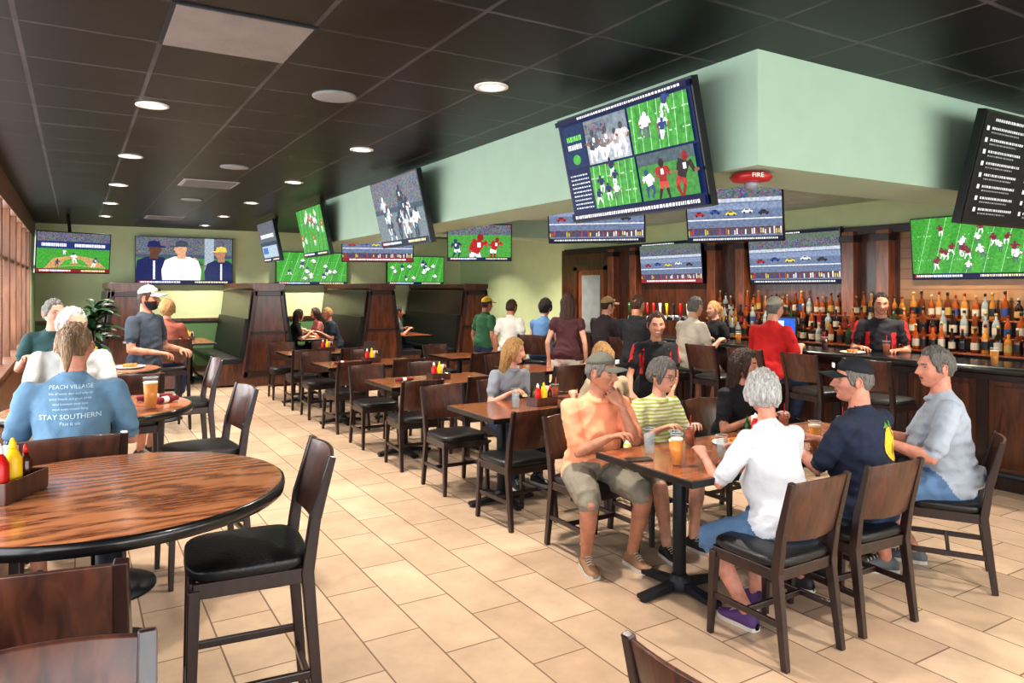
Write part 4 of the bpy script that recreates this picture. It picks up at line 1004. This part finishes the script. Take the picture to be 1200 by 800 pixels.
person('standing_man', 5.68, 6.6, -70, shirt=blackc, pants=blackc, hair=HB, hstyle='crop', glasses=True, leg=1.9, vox=.015, s=1.0, lean=3, skin='b', hands=((-.1, .35, 1.1), (.2, .3, 1.1)))
person('standing_woman', 5.25, 7.4, -50, shirt=cloth('maroon_top', C(70, 34, 38)), pants=cloth('white_shorts', C(186, 176, 164)), sex='f', hair=HB, hstyle='long', leg=.6, vox=.014, s=1.05, sleeve=.3, skin='a', hyaw=10)
person('seated_woman', 5.5, 8.35, -60, seat=.76, shirt=cloth('blue_top', C(84, 118, 156)), pants=denim_d, sex='f', hair=HD, hstyle='bob', leg=1.9, vox=.015, sleeve=.2, skin='a', hands=((-.1, .3, 1.0), (.1, .3, 1.0)))
person('standing_man', 5.64, 9.45, -60, shirt=cloth('white_shirt', C(204, 200, 192)), pants=greyc, hair=HB, hstyle='short', leg=1.9, vox=.016, s=.94, skin='b')
person('standing_man', 5.6, 10.2, -80, shirt=cloth('green_tee', C(48, 94, 62)), pants=denim_d, hair=HB, hstyle='crop', cap=mat('cap_yellow', C(212, 176, 50), .8), leg=1.9, vox=.016, s=.96, skin='b')
bt = person('bartender', 7.56, 4.72, 120, shirt=polo, pants=blackc, hair=HD, hstyle='crop', leg=1.9, vox=.013, s=1.02, skin='b', hands=((-.16, .3, 1.1), (.18, .3, 1.12)), hyaw=10, hpitch=-8)
sidepanels(bt[0], bt[1], redc)
person('bartender', 7.6, 7.1, 80, shirt=polo, pants=blackc, hair=HBL, hstyle='tied', sex='f', leg=1.9, vox=.016, s=.98, skin='a')
# left side
lt = person('seated_woman', -.02, 4.02, -4, seat=.74, lean=16, skin='c', shirt=cloth('blue_tee', C(98, 128, 152)), pants=greyc, belly=.04, hair=HS, hstyle='tied', hyaw=-8, hpitch=-14, hands=((-.16, .38, 1.12), (.16, .38, 1.12)), vox=V0, s=.97, sleeve=.8, leg=.9, feet=((-.15, .25, .36), (.18, .25, .36)), sex='m')
cz = 1.24
decal(lt[0], lt[1], text_poly([('PEACH VILLAGE', .026, 0, cz+.03), ('lots of sunny days and salty air', .015, 0, cz+.005), ('good friends and great times', .015, 0, cz-.018), ('sand between your toes', .015, 0, cz-.041), ('small town coastal living', .015, 0, cz-.064), ('STAY SOUTHERN', .033, 0, cz-.105), ('Pass it on', .022, 0, cz-.132)], mat('print_white', C(190, 206, 212), .8)))
person('seated_man', -.02, 5.75, 178, seat=.76, lean=6, skin='c', shirt=cloth('pale_shirt', C(164, 166, 162)), pants=shorts_k, belly=.05, hyaw=35, hair=HW, hstyle='short', hands=((-.16, .4, 1.12), (.16, .4, 1.12)), vox=.012, s=.98, fold=.6)
person('seated_man', -.15, 7.9, 170, seat=.76, lean=6, skin='c', shirt=cloth('teal_tee', C(36, 66, 66)), pants=shorts_k, belly=.05, hair=HG, hstyle='short', hyaw=40, vox=.014, s=1.02)
person('standing_man', .62, 8.5, -130, lean=2, skin='b', shirt=cloth('slate_tee', C(62, 70, 82)), pants=greyc, hair=HB, hstyle='crop', beard=HD, cap=capw, hyaw=10, vox=.012, s=1.06, hands=((-.2, .3, 1.1), (.2, .3, 1.1)), leg=.9)
person('seated_woman', .98, 10.0, -10, seat=.76, sex='f', skin='a', shirt=cloth('rust_top', C(150, 84, 70)), pants=denim_d, hair=HBL, hstyle='bob', vox=.016, leg=1.9)
# booths
person('seated_man', 4.5, 14.3, 90, seat=.5, lean=12, skin='b', shirt=cloth('dark_tee', C(34, 40, 52)), pants=denim_d, hair=HBL, hstyle='short', vox=.018, leg=1.9, hyaw=20)
person('seated_woman', 3.62, 14.5, -90, seat=.5, lean=12, sex='f', skin='a', shirt=blackc, pants=denim_d, hair=HB, hstyle='long', vox=.018, leg=1.9)
person('seated_woman', 4.5, 15.3, 90, seat=.5, lean=8, sex='f', skin='a', shirt=cloth('rose_top', C(150, 90, 84)), pants=denim_d, hair=HB, hstyle='long', vox=.018, leg=1.9)
person('seated_man', 5.76, 14.6, -90, seat=.5, lean=12, skin='b', shirt=greyc, pants=denim_d, hair=HD, hstyle='short', vox=.018, leg=1.9)

# ------------------------------------------------------------------ lights
def area(name, loc, rot, sx_, sy_, e, col=(1, 1, 1)):
    l = bpy.data.lights.new(name, 'AREA'); l.shape = 'RECTANGLE'; l.size = sx_; l.size_y = sy_; l.energy = e; l.color = col
    o = bpy.data.objects.new(name, l); COL.objects.link(o); o.location = loc; o.rotation_euler = rot; return o
area('daylight_left_windows', (XL-.35, 6.0, 1.78), (0, radians(-90), 0), 1.7, 17.5, 430, (.94, .97, 1))
area('daylight_near_windows', (3.9, YN-.3, 1.7), (radians(90), 0, 0), 8.6, 1.7, 360, (.95, .97, 1))
area('back_bar_shelf_light', (8.0, 4.6, 1.9), (0, radians(20), 0), .08, 6.0, 8, (1, .78, .5))
w = bpy.data.worlds.new('world'); scene.world = w; w.use_nodes = True
w.node_tree.nodes['Background'].inputs[0].default_value = (.85, .92, 1, 1); w.node_tree.nodes['Background'].inputs[1].default_value = 1.1

scene.view_settings.view_transform = 'Standard'
scene.view_settings.exposure = .36
scene.view_settings.gamma = .88
# ------------------------------------------------------------------ camera
cd = bpy.data.cameras.new('camera'); cam = bpy.data.objects.new('camera', cd); COL.objects.link(cam)
cam.location = (0, 0, 1.75); cam.rotation_euler = (radians(90), 0, -math.atan2(512, 850)); cd.lens = 25.5; cd.sensor_width = 36; cd.shift_y = -62/1200; cd.clip_start = .05
scene.camera = cam
